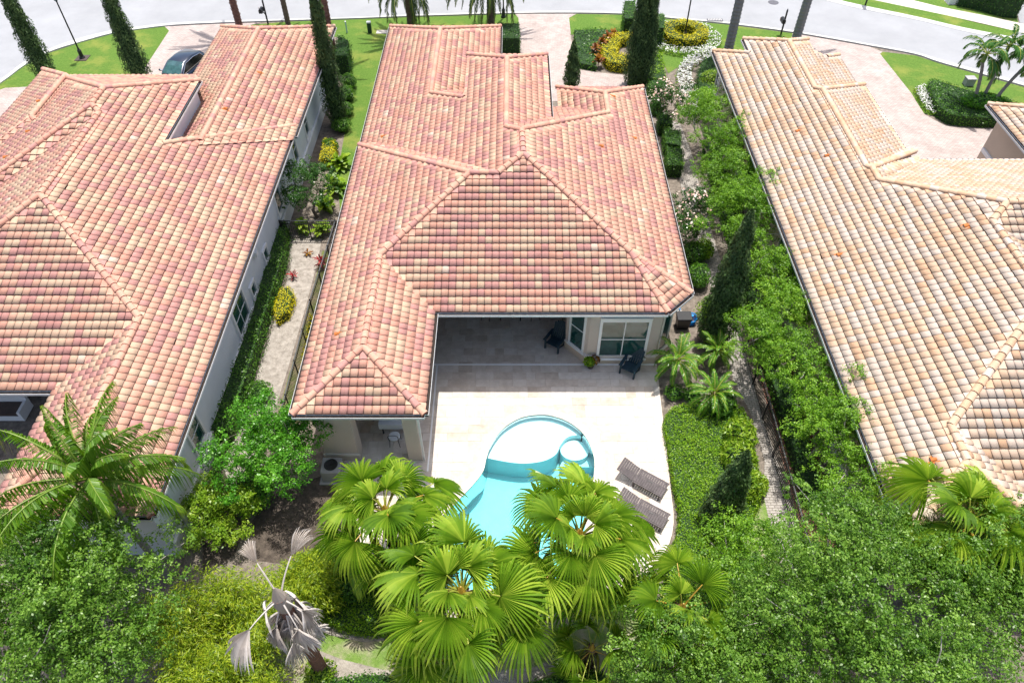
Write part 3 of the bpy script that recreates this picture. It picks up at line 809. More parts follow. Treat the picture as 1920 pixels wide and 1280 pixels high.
sheet('pavement', [(1440,-62),(1560,-18),(1645,1.7),(1775,29),(1909,59.6),(2080,95),(2080,70),(1912,43.5),(1840,28),(1760,12.6),(1709,0),(1560,-40),(1500,-60)], .034, M['walk'])
lawn('lawn', [(1560,-40),(1709,0),(1760,12.6),(1840,28),(1909,42.5),(1905,20),(1880,-30),(1600,-80)], z=.028)
sheet('street', [(1888,70.4),(1909,60),(2090,96),(2090,128),(1919,79)], .029, M['asphalt'])
sheet('street', [(1912,43),(1906,18),(1885,-30),(2000,-80),(2300,40),(2080,69)], .031, M['asphalt'])
sheet('driveway', [(966,26.6),(1081,26.2),(1067,34),(1072,80),(1080,130),(1120,136),(1222,146),(1222,190),(930,190),(975,108),(974,62),(972,34)], .024, M['drive'])
sheet('driveway', [(309,50.2),(400,45.4),(490,42.6),(470,47),(480,60),(420,190),(300,300),(-200,520),(-200,300),(-60,190),(10,165),(69,162),(150,200),(240,175),(262,142),(317,58)], .024, M['drive'])
sheet('driveway', [(1486,62.7),(1630,87.8),(1655,97.5),(1650,101),(1708,174),(1733,214),(1750,224),(1773,236),(1800,240),(1851,242),(1960,242),(1960,420),(1700,350),(1560,190),(1480,90)], .026, M['drive'])
# side yards
lawn('sand_path', [(540,440),(560,440),(604,440),(598,480),(572,580),(540,690),(515,770),(490,860),(440,930),(420,880),(470,740),(505,630),(545,505)], 'sand', .012)
lawn('lawn', [(604,470),(640,470),(600,640),(560,790),(548,850),(520,860),(516,790),(545,690),(580,570)], 'moss', .012)
lawn('path', [(1253,225),(1275,232),(1296,284),(1312,351),(1330,420),(1350,485),(1369,559),(1404,677),(1429,778),(1458,865),(1487,960),(1510,1060),(1470,1080),(1446,995),(1431,924),(1434,865),(1408,775),(1375,712),(1362,647),(1340,560),(1318,500),(1308,460),(1288,400),(1274,335),(1262,260)], 'path', .018)
lawn('lawn', [(1436,930),(1446,1000),(1468,1080),(1400,1120),(1340,1110),(1378,1050),(1412,965)], 'lawn_sparse', .016)
lawn('lawn', [(560,1150),(720,1180),(830,1180),(960,1185),(1080,1150),(1180,1120),(1250,1200),(1300,1500),(300,1500),(420,1180)], 'lawn_sparse', .008)
lawn('sand_path', [(585,1175),(620,1190),(680,1203),(730,1200),(730,1190),(680,1190),(640,1180),(600,1165)], 'sand', .014)
lawn('sand_path', [(590,1215),(640,1235),(720,1255),(860,1262),(1000,1250),(1060,1225),(1075,1240),(1010,1275),(860,1290),(700,1285),(600,1262)], 'sand', .0145)
lawn('mulch_bed', [(1395,540),(1440,560),(1470,640),(1520,800),(1560,960),(1620,1080),(1560,1100),(1505,1000),(1450,800),(1405,640)], 'redmulch', .012)
lawn('mulch_bed', [(1242,755),(1290,745),(1345,760),(1390,800),(1390,745),(1345,640),(1290,600),(1240,640),(1236,700)], 'soil', .006)

M['shaded_soil'] = mat('dark_shaded_soil', (.055,.042,.034), .95, .4, 4.5, .9, 24, col2=(.13,.105,.085), detail=8)  # dark bare soil; the shade lying on it is put into the colour
lawn('mulch_bed', [(505,930),(560,905),(610,890),(648,920),(662,990),(680,1045),(640,1030),(560,1060),(480,1050),(470,980)], 'shaded_soil', .010)
lawn('mulch_bed', [(380,990),(405,860),(440,760),(470,740),(430,870),(470,960),(440,1040),(380,1080)], 'shaded_soil', .009)

# ------------------------------------------------------------------ pool and deck
ZD = .10
pool_px = [(1015,776),(1045,781),(1072,793),(1095,813),(1110,840),(1116,868),(1113,905),(1106,950),(1096,1000),(1082,1045),(1055,1078),(1000,1097),(910,1106),(830,1102),(792,1082),(788,1035),(812,985),(850,945),(882,912),(904,884),(911,858),(920,833),(942,803),(976,782)]
POOL = arc_smooth([G2(*p, ZD) for p in pool_px], 5)
mb = MB(); big = [(-400,-300),(400,-300),(400,600),(-400,600)]; allg = big + POOL
for t in tessellate_polygon([[Vector((*p, 0)) for p in big], [Vector((*p, 0)) for p in POOL]]):
    q = [Vector((*allg[i], 0)) for i in t]
    mb.poly(q if (q[1]-q[0]).cross(q[2]-q[0]).z > 0 else q[::-1])
tag(mb.build('ground', M['soil']), kind='structure')
def offset(poly, d):
    n = len(poly); out = []
    a = sum(poly[i][0]*poly[(i+1)%n][1]-poly[(i+1)%n][0]*poly[i][1] for i in range(n)); sg = 1 if a > 0 else -1
    for i in range(n):
        p, q = Vector(poly[i-1]), Vector(poly[(i+1) % n]); t = (q-p).normalized()
        out.append((poly[i][0] + t.y*d*sg, poly[i][1] - t.x*d*sg))
    return out
def inpoly(x, y, P):
    r = False; n = len(P)
    for i in range(n):
        (ax, ay), (bx, by) = P[i], P[(i+1) % n]
        if (ay > y) != (by > y) and x < (bx-ax)*(y-ay)/(by-ay)+ax: r = not r
    return r
deck_px = [(652,905),(660,945),(668,990),(685,1040),(715,1095),(775,1145),(850,1172),(930,1176),(1020,1160),(1110,1135),(1190,1092),(1246,1035),(1263,980),(1258,920),(1249,835),(1240,760),(1233,697)]
DECK = arc_smooth([G2(*p, ZD) for p in deck_px], 3, False) + [(6.52,21.2),(3.3,21.2),(2.4,22.2),(2.4,26.28),(-7.24,26.28),(-7.24,15.6)]
M['travertine'] = mat('travertine', (.545,.48,.415), .75, .14, 2.6, .25, 22, col2=(.66,.60,.54), detail=9)
TRAV = [M['travertine'], mat('travertine_pale', (.58,.525,.465), .75, .12, 2.9, .25, 22, col2=(.68,.63,.58), detail=9), mat('travertine_tan', (.51,.435,.37), .75, .14, 2.5, .25, 22, col2=(.63,.56,.495), detail=9), mat('travertine_walnut', (.46,.385,.32), .75, .15, 2.5, .25, 22, col2=(.58,.51,.44), detail=9)]
M['joint'] = mat('paver_joint_sand', (.50,.44,.385), .95, .15, 5)
HOLE = offset(POOL, .02)
mb = MB()
allp = DECK + HOLE
tri = tessellate_polygon([[Vector((*p, 0)) for p in DECK], [Vector((*p, 0)) for p in HOLE]])
for t in tri:
    q = [Vector((*allp[i], ZD-.012)) for i in t]
    if (q[1]-q[0]).cross(q[2]-q[0]).z < 0: q = q[::-1]
    mb.poly(q)
for i in range(len(DECK)):
    a, b = DECK[i], DECK[(i+1) % len(DECK)]
    mb.poly([(*a,-.02),(*b,-.02),(*b,ZD-.012),(*a,ZD-.012)])
deck = mb.build('deck', M['joint']); tag(deck, kind='structure')
COPE = offset(POOL, .30)
rng = random.Random(5)
pavers, cut = [], MB()
y = 10.0
while y < 26.4:
    h = rng.choice((.41,.41,.61)); x = -9 + rng.random()*.5
    while x < 7.2:
        w = rng.choice((.41,.61,.61,.82)) if h < .5 else rng.choice((.41,.41,.61))
        rc = ((x, y), (x+w, y), (x+w, y+h), (x, y+h))
        ins = [inpoly(*p, DECK) for p in rc]; pl = [inpoly(*p, COPE) for p in rc]
        mi = rng.choices((0,1,2,3), (.4,.27,.23,.1))[0]
        if all(ins) and not any(pl): pavers.append((x, y, w, h, mi))
        elif any(ins) and not all(pl):
            sub = clip_rect(DECK, x+.004, x+w-.004, y+.004, y+h-.004)
            if len(sub) >= 3 and not any(pl): cut.prism(sub, ZD-.011, ZD, mi)
        x += w
    y += h
pav_mesh = {}
def paver_mesh(w, h, mi):
    k = (w, h, mi)
    if k not in pav_mesh:
        b = MB(); g = .0045; e = .006
        b.hexa([(g,g,-.011),(w-g,g,-.011),(w-g,h-g,-.011),(g,h-g,-.011),(g+e,g+e,0),(w-g-e,g+e,0),(w-g-e,h-g-e,0),(g+e,h-g-e,0)])
        pav_mesh[k] = b.mesh('paver_mesh', TRAV[mi])
    return pav_mesh[k]
# the lanai and the strip before it show their joints best: those first
pavers.sort(key=lambda p: (p[1] < 19.0, (p[0]-1)**2 + (p[1]-20.5)**2))
for x, y, w, h, mi in pavers[:300]: obj('paver', paver_mesh(w, h, mi), deck, (x, y, ZD + rng.gauss(0, .0008)))
rest = MB()
for x, y, w, h, mi in pavers[300:]:
    g, e = .0045, .006
    rest.hexa([(x+g,y+g,ZD-.011),(x+w-g,y+g,ZD-.011),(x+w-g,y+h-g,ZD-.011),(x+g,y+h-g,ZD-.011),(x+g+e,y+g+e,ZD),(x+w-g-e,y+g+e,ZD),(x+w-g-e,y+h-g-e,ZD),(x+g+e,y+h-g-e,ZD)], mi)
tag(rest.build('pavers', TRAV, deck), 'remaining travertine pavers of the sunlit deck', kind='stuff')
tag(cut.build('cut_pavers', TRAV, deck), 'travertine pavers cut along the deck edge', kind='stuff')
# white slot drains
M['drain'] = mat('white_drain_plastic', (.82,.83,.84), .5, .03, 2)
dr = MB().box(-3.62,6.5,21.02,21.10,ZD-.005,ZD+.012).build('slot_drain', M['drain'], deck)
dr = MB().box(-3.40,-3.33,15.5,21.0,ZD-.005,ZD+.012).build('slot_drain', M['drain'], deck)

POOLT = tag(empty('swimming_pool', (0,0,0)), 'kidney shaped swimming pool with turquoise water and shallow round shelf', 'pool')
n = len(POOL)
M['plaster'] = mat('pool_plaster', (.66,.80,.82), .6, .05, 2)
M['pooltile'] = mat('waterline_tile', (.04,.13,.15), .25, .4, 14, spec=.6)
mb = MB(); ZW, ZF = ZD-.13, -1.35
tri = tessellate_polygon([[Vector((*p, 0)) for p in POOL]])
for t in tri:
    q = [Vector((*POOL[i], ZF)) for i in t]
    if (q[1]-q[0]).cross(q[2]-q[0]).z < 0: q = q[::-1]
    mb.poly(q)
for i in range(n):
    a, b = POOL[i], POOL[(i+1) % n]
    mb.poly([(*a,ZF),(*b,ZF),(*b,ZW-.1),(*a,ZW-.1)], 0); mb.poly([(*a,ZW-.1),(*b,ZW-.1),(*b,ZD-.03),(*a,ZD-.03)], 1)
mb.build('basin', [M['plaster'], M['pooltile']], POOLT)
shelf_px = [(1050,775),(1120,800),(1130,850),(1090,815),(1068,818),(1053,835),(1043,850),(1020,862),(985,867),(950,863),(915,855),(900,850),(900,800),(940,770),(1000,765)]
def clip_in(P, d=.012):
    inner = offset(POOL, -d); return inner
shelf = [G2(*p, -.2) for p in [(1052,838),(1043,850),(1020,862),(985,867),(950,863),(909,854)]]
rim = [p for p in offset(POOL, -.004) if p[1] > 16.2]
# part of the pool outline north of the shelf edge, joined with the edge curve
rim.sort(key=lambda p: math.atan2(p[1]-16.6, p[0]-1.2))
spa_c, spa_r = G(1078, 838, -.3), .62
ring = [(1.2+math.cos(a)*3, 16.6+math.sin(a)*3) for a in [0]]
north = offset(POOL, -.004)
i0 = min(range(n), key=lambda i: (north[i][0]-G(909,856,-.2).x)**2 + (north[i][1]-G(909,856,-.2).y)**2)
i1 = min(range(n), key=lambda i: (north[i][0]-G(1098,817,-.2).x)**2 + (north[i][1]-G(1098,817,-.2).y)**2)
arcA = [north[(i1-k) % n] for k in range((i1-i0) % n + 1)]
arcB = [north[(i0-k) % n] for k in range((i0-i1) % n + 1)]
arc = arcA if sum(p[1] for p in arcA)/len(arcA) > sum(p[1] for p in arcB)/len(arcB) else arcB[::-1]
edge = arc_smooth([G2(*p, -.2) for p in [(909,856),(950,864),(985,867),(1020,862),(1042,850),(1051,832),(1064,818),(1082,814),(1098,817)]], 5, False)
if (Vector(arc[0]) - Vector(edge[-1])).length > (Vector(arc[-1]) - Vector(edge[-1])).length: arc = arc[::-1]
MB().prism(edge + arc[1:-1], ZF+.002, ZW-.22).build('shelf', M['plaster'], POOLT)
bench = [(spa_c.x+.6*math.cos(a), spa_c.y+.5*math.sin(a)) for a in np.linspace(0, 2*math.pi, 24, endpoint=False)]
MB().prism([p for p in bench], ZF+.003, ZW-.5).build('bench', M['plaster'], POOLT)
MB().prism([G2(*p,-.6) for p in [(1060,850),(1112,840),(1114,870),(1050,868)]], ZF+.004, ZW-.8).build('step', M['plaster'], POOLT)
wm, nt, bs = nodemat('pool_water')
tb = nt.nodes.new('ShaderNodeBsdfTransparent'); gl = nt.nodes.new('ShaderNodeBsdfGlossy'); gl.inputs['Roughness'].default_value = .03
fr = nt.nodes.new('ShaderNodeFresnel'); fr.inputs['IOR'].default_value = 1.33
nz = nt.nodes.new('ShaderNodeTexNoise'); nz.inputs['Scale'].default_value = 5; nz.inputs['Detail'].default_value = 3
bp = nt.nodes.new('ShaderNodeBump'); bp.inputs['Strength'].default_value = .15; bp.inputs['Distance'].default_value = .05
ge = nt.nodes.new('ShaderNodeNewGeometry'); nt.links.new(ge.outputs['Position'], nz.inputs['Vector']); nt.links.new(nz.outputs['Fac'], bp.inputs['Height'])
nt.links.new(bp.outputs['Normal'], gl.inputs['Normal']); nt.links.new(bp.outputs['Normal'], fr.inputs['Normal'])
ms = nt.nodes.new('ShaderNodeMixShader'); nt.links.new(fr.outputs[0], ms.inputs[0]); nt.links.new(tb.outputs[0], ms.inputs[1]); nt.links.new(gl.outputs[0], ms.inputs[2])
nt.links.new(ms.outputs[0], nt.nodes['Material Output'].inputs['Surface'])
va = nt.nodes.new('ShaderNodeVolumeAbsorption'); va.inputs['Color'].default_value = (.10,.86,.90,1); va.inputs['Density'].default_value = .56
nt.links.new(va.outputs[0], nt.nodes['Material Output'].inputs['Volume'])
MB().prism(offset(POOL, -.002), ZF+.001, ZW).build('water', wm, POOLT)
cope = MB(); NC = n
inner, outer = offset(POOL, -.03), offset(POOL, .295)
for i in range(n):
    j = (i+1) % n
    if i % 1 == 0:
        cb = MB(); a, b, c, d = inner[i], inner[j], outer[j], outer[i]
        ga, gb = Vector(a).lerp(Vector(b), .015), Vector(a).lerp(Vector(b), .985); gd, gc = Vector(d).lerp(Vector(c), .012), Vector(d).lerp(Vector(c), .988)
        cb.prism([tuple(ga), tuple(gb), tuple(gc), tuple(gd)], ZD-.028, ZD+.014)
        cb.build('coping_stone', TRAV[rng.choices((0,1,2),(.5,.35,.15))[0]], POOLT)
# ------------------------------------------------------------------ plants
L = {}
L['oak'] = leafmat('oak_leaf', (.035,.10,.010), (.115,.245,.024), (.25,.41,.065), .38)
L['right'] = leafmat('lime_tree_leaf', (.055,.15,.008), (.145,.315,.016), (.28,.47,.04))
L['young'] = leafmat('glossy_leaf', (.035,.14,.010), (.085,.28,.016), (.19,.44,.04), .3)
L['bamboo'] = leafmat('bamboo_leaf', (.085,.17,.010), (.25,.36,.016), (.43,.50,.03), .4, .4)
L['hedge'] = leafmat('hedge_leaf', (.025,.085,.010), (.07,.19,.018), (.15,.31,.035), .35)
L['bed'] = leafmat('groundcover_leaf', (.07,.18,.006), (.165,.335,.010), (.31,.47,.02), .4)
L['lime'] = leafmat('lime_shrub_leaf', (.10,.22,.012), (.20,.34,.02), (.34,.46,.05), .35)
L['yellow'] = leafmat('golden_shrub_leaf', (.38,.37,.01), (.62,.56,.012), (.78,.68,.02), .5, .3)
L['dark'] = leafmat('dark_glossy_leaf', (.02,.065,.012), (.045,.13,.02), (.10,.21,.04), .25)
L['cyp'] = leafmat('cypress_leaf', (.026,.06,.016), (.055,.11,.025), (.105,.17,.045), .6, .15)
L['fan'] = leafmat('fan_palm_leaf', (.06,.155,.010), (.175,.32,.018), (.42,.54,.06), .32, .42, .5)
L['fan_old'] = leafmat('yellowing_fan_leaf', (.13,.20,.02), (.26,.31,.035), (.42,.38,.05), .35, .42)
L['coco'] = leafmat('coconut_leaf', (.045,.14,.008), (.12,.25,.016), (.30,.42,.045), .4, .38, .35)
L['coco_stalk'] = mat('green_palm_stalk', (.15,.23,.03), .5, .2, 4)
L['phx'] = leafmat('date_palm_leaf', (.03,.07,.02), (.065,.12,.03), (.16,.20,.06), .4, .3)
L['adon'] = leafmat('manila_palm_leaf', (.025,.10,.012), (.055,.17,.02), (.16,.30,.07), .3, .35, .5)
L['pygmy'] = leafmat('pygmy_palm_leaf', (.06,.18,.012), (.12,.30,.02), (.24,.43,.05), .3, .4, .5)
L['dead'] = leafmat('dead_frond', (.40,.345,.30), (.60,.55,.51), (.76,.72,.69), .8, .15, .1)
L['flower'] = leafmat('white_petal', (.55,.56,.55), (.72,.72,.70), (.82,.82,.80), .6, .2)
L['pink'] = leafmat('pink_petal', (.60,.36,.30), (.75,.58,.50), (.82,.74,.68), .6, .2)
L['crimson'] = leafmat('crimson_leaf', (.16,.008,.015), (.33,.015,.03), (.45,.05,.05), .35, .3)
L['croton'] = leafmat('croton_leaf', (.10,.03,.01), (.26,.09,.01), (.40,.22,.02), .35, .3)
M['bark'] = mat('grey_bark', (.20,.165,.14), .95, .3, 5, .8, 18, stretch=(3,3,.6))
M['twig'] = mat('pale_twig', (.36,.335,.31), .9, .2, 6)
M['palmbark'] = mat('palm_bark', (.16,.115,.085), .95, .4, 4, .9, 14, stretch=(1,1,5))
M['palmbark_red'] = mat('banded_palm_bark', (.20,.10,.075), .9, .4, 3, .8, 9, stretch=(.6,.6,7))
M['greytrunk'] = mat('smooth_grey_trunk', (.205,.21,.205), .85, .12, 3, .25, 12, stretch=(1,1,4))
M['petiole'] = mat('palm_stalk', (.30,.33,.05), .5, .2, 4)
M['petiole_o'] = mat('palm_stalk_orange', (.42,.26,.04), .5, .25, 4)
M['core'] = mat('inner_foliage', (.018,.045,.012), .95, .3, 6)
M['shaft'] = mat('green_crownshaft', (.10,.22,.04), .4, .15, 4)

def unit(v): return v / np.maximum(np.linalg.norm(v, axis=-1, keepdims=True), 1e-9)
def leaves(P, Nr, size, width=.5, jit=.6, rnd=None, fold=.12, up=.0, point=None, rng=RNG):
    """leaf-sized quads at P, roughly facing Nr"""
    n = len(P)
    N = unit(Nr + rng.normal(0, jit, (n, 3)) + np.array([0, 0, up]))
    R = rng.normal(0, 1, (n, 3)) if point is None else point + rng.normal(0, .35, (n, 3))
    A = unit(R - (R*N).sum(1, keepdims=True)*N); B = np.cross(N, A)
    s = size*rng.uniform(.65, 1.35, (n, 1)); w = s*width*.5
    V = np.stack([P - A*s*.5, P + B*w + N*w*fold - A*s*.06, P + A*s*.5 - N*s*.08, P - B*w + N*w*fold - A*s*.06], 1).reshape(-1, 3)
    Fq = np.arange(4*n).reshape(n, 4)
    if rnd is None: rnd = rng.random(n)
    return V, Fq, np.clip(rnd, 0, 1)
def join(parts):
    V, Fq, r = [], [], []; off = 0
    for v, f, q in parts: V.append(v); Fq.append(f+off); r.append(q); off += len(v)
    return np.concatenate(V), np.concatenate(Fq), np.concatenate(r)
def rdir(n, rng=RNG): return unit(rng.normal(0, 1, (n, 3)))

def limb(mb, a, b, r0, r1, bend=.15, n=4, seg=5):
    a, b = Vector(a), Vector(b); d = b-a; side = Vector((random.gauss(0,1), random.gauss(0,1), random.gauss(0,.5)))*d.length*bend
    pts = [a + d*t + side*math.sin(math.pi*t)*.5 + Vector((0,0,d.length*bend*.5*math.sin(math.pi*t))) for t in [i/n for i in range(n+1)]]
    mb.tube(pts, [r0 + (r1-r0)*i/n for i in range(n+1)], seg)
    return pts

def make_tree(name, label, cat, base, crown_c, radii, nblob, blob_r, nleaf, leaf, lm, trunk_r=.14, group=None, width=.55, flat=.75, twigs=14, hollow=.2, forks=3, barkm='bark', flowers=None, seed=None, spread=1.0, up=.45, clump=26):
    rng = np.random.default_rng(seed if seed is not None else random.randrange(10**6))
    base, cc = Vector(base), Vector(crown_c)
    root = empty(name, base); tag(root, label, cat, group)
    R = np.array(radii)
    D = rdir(nblob*3, rng); D = D[D[:, 2] > -.35][:nblob]
    rad = rng.uniform(hollow, 1.0, (len(D), 1))**.7
    C = np.array(cc) + D*rad*R*spread + rng.normal(0, .12, (len(D), 3))*R
    br = blob_r*rng.uniform(.6, 1.3, len(D))
    per = nleaf*br**2/np.sum(br**2)
    parts = []; ncl = max(14, clump)
    for c, r, k in zip(C, br, per):
        m = max(3, int(k/ncl))
        # twig-end clumps on the bough's surface, leaves bunched in each
        d = rdir(m, rng); d[:, 2] = np.abs(d[:, 2])*np.where(rng.random(m) < .8, 1, -1)
        tc = c + d*r*np.array([1, 1, flat])*rng.uniform(.6, 1.08, (m, 1))*(1+.18*rng.normal(0, 1, (m, 1)))
        cr = leaf*rng.uniform(1.6, 3.0, (m, 1))
        g = rdir(m*ncl, rng); i = np.repeat(np.arange(m), ncl)
        pos = tc[i] + g*cr[i]*rng.uniform(.25, 1.0, (m*ncl, 1))*np.array([1, 1, .75])
        tone = rng.normal(0, .10) + rng.normal(0, .12, m)[i] + rng.random(m*ncl)*.62 + .19
        parts.append(leaves(pos, g*.6 + d[i]*.5, leaf, width, .5, tone, up=up, rng=rng))
    V, Fq, rn = join(parts)
    me = np_mesh(name+'_crown', V - np.array(base), Fq, lm, rn)
    obj('crown', me, root)
    if flowers:
        k = flowers[1]; i = rng.integers(0, len(C), k); d = rdir(k, rng); d[:, 2] = np.abs(d[:, 2])
        pos = C[i] + d*br[i][:, None]*1.0
        fv, ff, fr_ = leaves(pos, d, flowers[2], .9, .4, up=.6, rng=rng)
        obj('blossom', np_mesh(name+'_blossom', fv-np.array(base), ff, flowers[0], fr_), root)
    mb = MB(); rel = lambda p: Vector(p) - base
    fork = Vector((base.x*.7+cc.x*.3, base.y*.7+cc.y*.3, base.z + (cc.z-base.z)*.45))
    mb.tube([Vector((0,0,-.1)), rel(fork)*.5 + Vector((random.gauss(0,.08), random.gauss(0,.08), 0)), rel(fork)], [trunk_r*1.35, trunk_r*1.05, trunk_r*.9], 8)
    mb.build('trunk', M[barkm], root, smooth=True)
    tw = MB(); lm_ = MB(); idx = list(range(len(C))); random.shuffle(idx)
    mains = []
    for k in range(forks):
        a = 2*math.pi*k/forks + random.random(); t = cc + Vector((math.cos(a)*R[0]*.45, math.sin(a)*R[1]*.45, -R[2]*.25))
        pts = limb(lm_, rel(fork), rel(t), trunk_r*.55, trunk_r*.25, .12, 4, 6); mains.append(pts[-1])
    for i in idx[:twigs]:
        m = min(mains, key=lambda q: (q-rel(C[i])).length)
        limb(tw, m, rel(C[i] + (C[i]-np.array(cc))*.12), min(.03, trunk_r*.25), .008, .2, 4, 4)
    lm_.build('limbs', M[barkm], root); tw.build('twigs', M['twig' if twigs > 20 else barkm], root)
    return root

def hedge(name, label, cat, outline, h, lm, leaf=.07, dens=420, group=None, z0=0.0, rough=.05, width=.6, flowers=None, core=True, seed=1, top_noise=.06):
    """clipped mass: outline in plan pulled up to h, clad with leaves over a twiggy core"""
    rng = np.random.default_rng(seed); P = outline
    xs, ys = [p[0] for p in P], [p[1] for p in P]; cx, cy = sum(xs)/len(xs), sum(ys)/len(ys)
    root = empty(name, (cx, cy, z0)); tag(root, label, cat, group)
    area = abs(sum(P[i][0]*P[(i+1)%len(P)][1]-P[(i+1)%len(P)][0]*P[i][1] for i in range(len(P))))/2
    n = max(40, int(area*dens)); pts = []
    A = np.array(P); B = np.roll(A, -1, 0)
    q = np.stack([rng.uniform(min(xs), max(xs), n*4), rng.uniform(min(ys), max(ys), n*4)], 1)
    ins = np.zeros(len(q), bool)
    for (ax, ay), (bx, by) in zip(A, B):
        ins ^= ((ay > q[:,1]) != (by > q[:,1])) & (q[:,0] < (bx-ax)*(q[:,1]-ay)/((by-ay) if abs(by-ay) > 1e-9 else 1e-9)+ax)
    q = q[ins][:n]
    wv = top_noise*(np.sin(q[:,0]*3.1+seed)+np.sin(q[:,1]*2.7+seed*2)+np.sin((q[:,0]+q[:,1])*6.3))/2
    top = np.stack([q[:,0], q[:,1], z0+h+wv+rng.normal(0, rough, len(q))], 1)
    parts = [leaves(top, np.tile([0,0,1.0], (len(top),1)), leaf, width, .55, rng=rng, rnd=rng.random(len(top))*.8+.1+wv*1.2)]
    for (a, b) in zip(A, B):
        Ls = np.linalg.norm(b-a); k = int(Ls*h*dens*.8)
        if k < 2: continue
        t = rng.random(k); zz = rng.random(k)*h
        nr = np.array([(b-a)[1], -(b-a)[0]])/max(Ls, 1e-6)
        if sum(P[i][0]*P[(i+1)%len(P)][1]-P[(i+1)%len(P)][0]*P[i][1] for i in range(len(P))) < 0: nr = -nr
        off = rng.normal(0, rough, k)
        pos = np.stack([a[0]+(b-a)[0]*t+nr[0]*off, a[1]+(b-a)[1]*t+nr[1]*off, z0+zz], 1)
        parts.append(leaves(pos, np.tile([nr[0], nr[1], .35], (k,1)), leaf, width, .55, rng=rng))
    V, Fq, rn = join(parts)
    obj('foliage', np_mesh(name+'_foliage', V-np.array([cx,cy,z0]), Fq, lm, rn), root)
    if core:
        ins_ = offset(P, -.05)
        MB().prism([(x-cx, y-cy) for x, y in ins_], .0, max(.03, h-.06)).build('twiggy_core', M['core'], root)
    if flowers:
        m, k, s = flowers; i = rng.integers(0, len(top), k)
        fv, ff, fr_ = leaves(top[i]+np.array([0,0,.04]), np.tile([0,0,1.0],(k,1)), s, .95, .4, rng=rng)
        obj('blossom', np_mesh(name+'_blossom', fv-np.array([cx,cy,z0]), ff, m, fr_), root)
    return root

def shrub(name, label, cat, c, radii, lm, n=1500, leaf=.09, width=.55, group=None, jit=.5, up=.3, core=True, flowers=None, seed=3, lumps=9):
    """rounded bush of leaves over a core, lumpy outline, short stems"""
    rng = np.random.default_rng(seed); c = np.array(c, float); R = np.array(radii)
    root = empty(name, (c[0], c[1], 0)); tag(root, label, cat, group)
    d = rdir(n, rng); d[:, 2] = np.abs(d[:, 2])*np.where(rng.random(n) < .85, 1, -.5)
    lump = rdir(lumps, rng); f = 1 + .22*np.max(d @ lump.T, 1)**6 - .1
    pos = c + d*R*(f*rng.uniform(.82, 1.06, n))[:, None]; pos[:, 2] = np.maximum(pos[:, 2], .04)
    V, Fq, rn = leaves(pos, d, leaf, width, jit, up=up, rng=rng)
    o = np.array([c[0], c[1], 0])
    obj('foliage', np_mesh(name+'_foliage', V-o, Fq, lm, rn), root)
    mb = MB()
    for k in range(5):
        a = k*1.26; mb.tube([(math.cos(a)*.04, math.sin(a)*.04, -.02), (math.cos(a)*R[0]*.4, math.sin(a)*R[1]*.4, c[2])], [.022, .01], 5)
    mb.build('stems', M['bark'], root)
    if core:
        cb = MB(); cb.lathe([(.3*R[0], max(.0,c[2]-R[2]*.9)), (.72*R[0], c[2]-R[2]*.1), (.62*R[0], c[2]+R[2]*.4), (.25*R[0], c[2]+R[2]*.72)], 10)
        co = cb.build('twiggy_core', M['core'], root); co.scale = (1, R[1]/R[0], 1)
    if flowers:
        m, k, s = flowers; i = rng.integers(0, n, k)
        fv, ff, fr_ = leaves(pos[i]+d[i]*.03, d[i], s, .95, .4, up=.5, rng=rng)
        obj('blossom', np_mesh(name+'_blossom', fv-o, ff, m, fr_), root)
    return root

def cypress(label, base, h, r, n=9000, group='slim Italian cypresses', seed=1, lm=None, lean=(0,0)):
    rng = np.random.default_rng(seed); base = Vector(base)
    root = empty('cypress', base); tag(root, label, 'cypress', group)
    t = rng.random(n)**.85; a = rng.uniform(0, 2*math.pi, n)
    prof = r*np.clip(np.minimum(1.0, .55+t*3.2), 0, 1)*np.clip(1-t, 0, 1)**.62*1.12 + .02
    lob = 1 + .10*np.sin(a*3+t*25) + .08*np.sin(a*5-t*40)
    rr = prof*lob*rng.uniform(.72, 1.05, n)
    P = np.stack([rr*np.cos(a)+lean[0]*t*h, rr*np.sin(a)+lean[1]*t*h, .12+t*h*.985], 1)
    nr = np.stack([np.cos(a), np.sin(a), np.full(n, .35)], 1)
    V, Fq, rn = leaves(P, nr, .15, .42, .45, rnd=rng.random(n)*.7+.15*np.sin(a*3+t*25)+.15, point=np.tile([0,0,1.0],(n,1)), rng=rng)
    obj('crown', np_mesh('cypress_crown', V, Fq, lm or L['cyp'], rn), root)
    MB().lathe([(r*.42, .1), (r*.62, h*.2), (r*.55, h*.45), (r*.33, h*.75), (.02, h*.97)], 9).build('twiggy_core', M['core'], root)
    MB().tube([(0,0,-.1),(0,0,h*.5)], [.09,.05], 7).build('trunk', M['bark'], root)
    return root

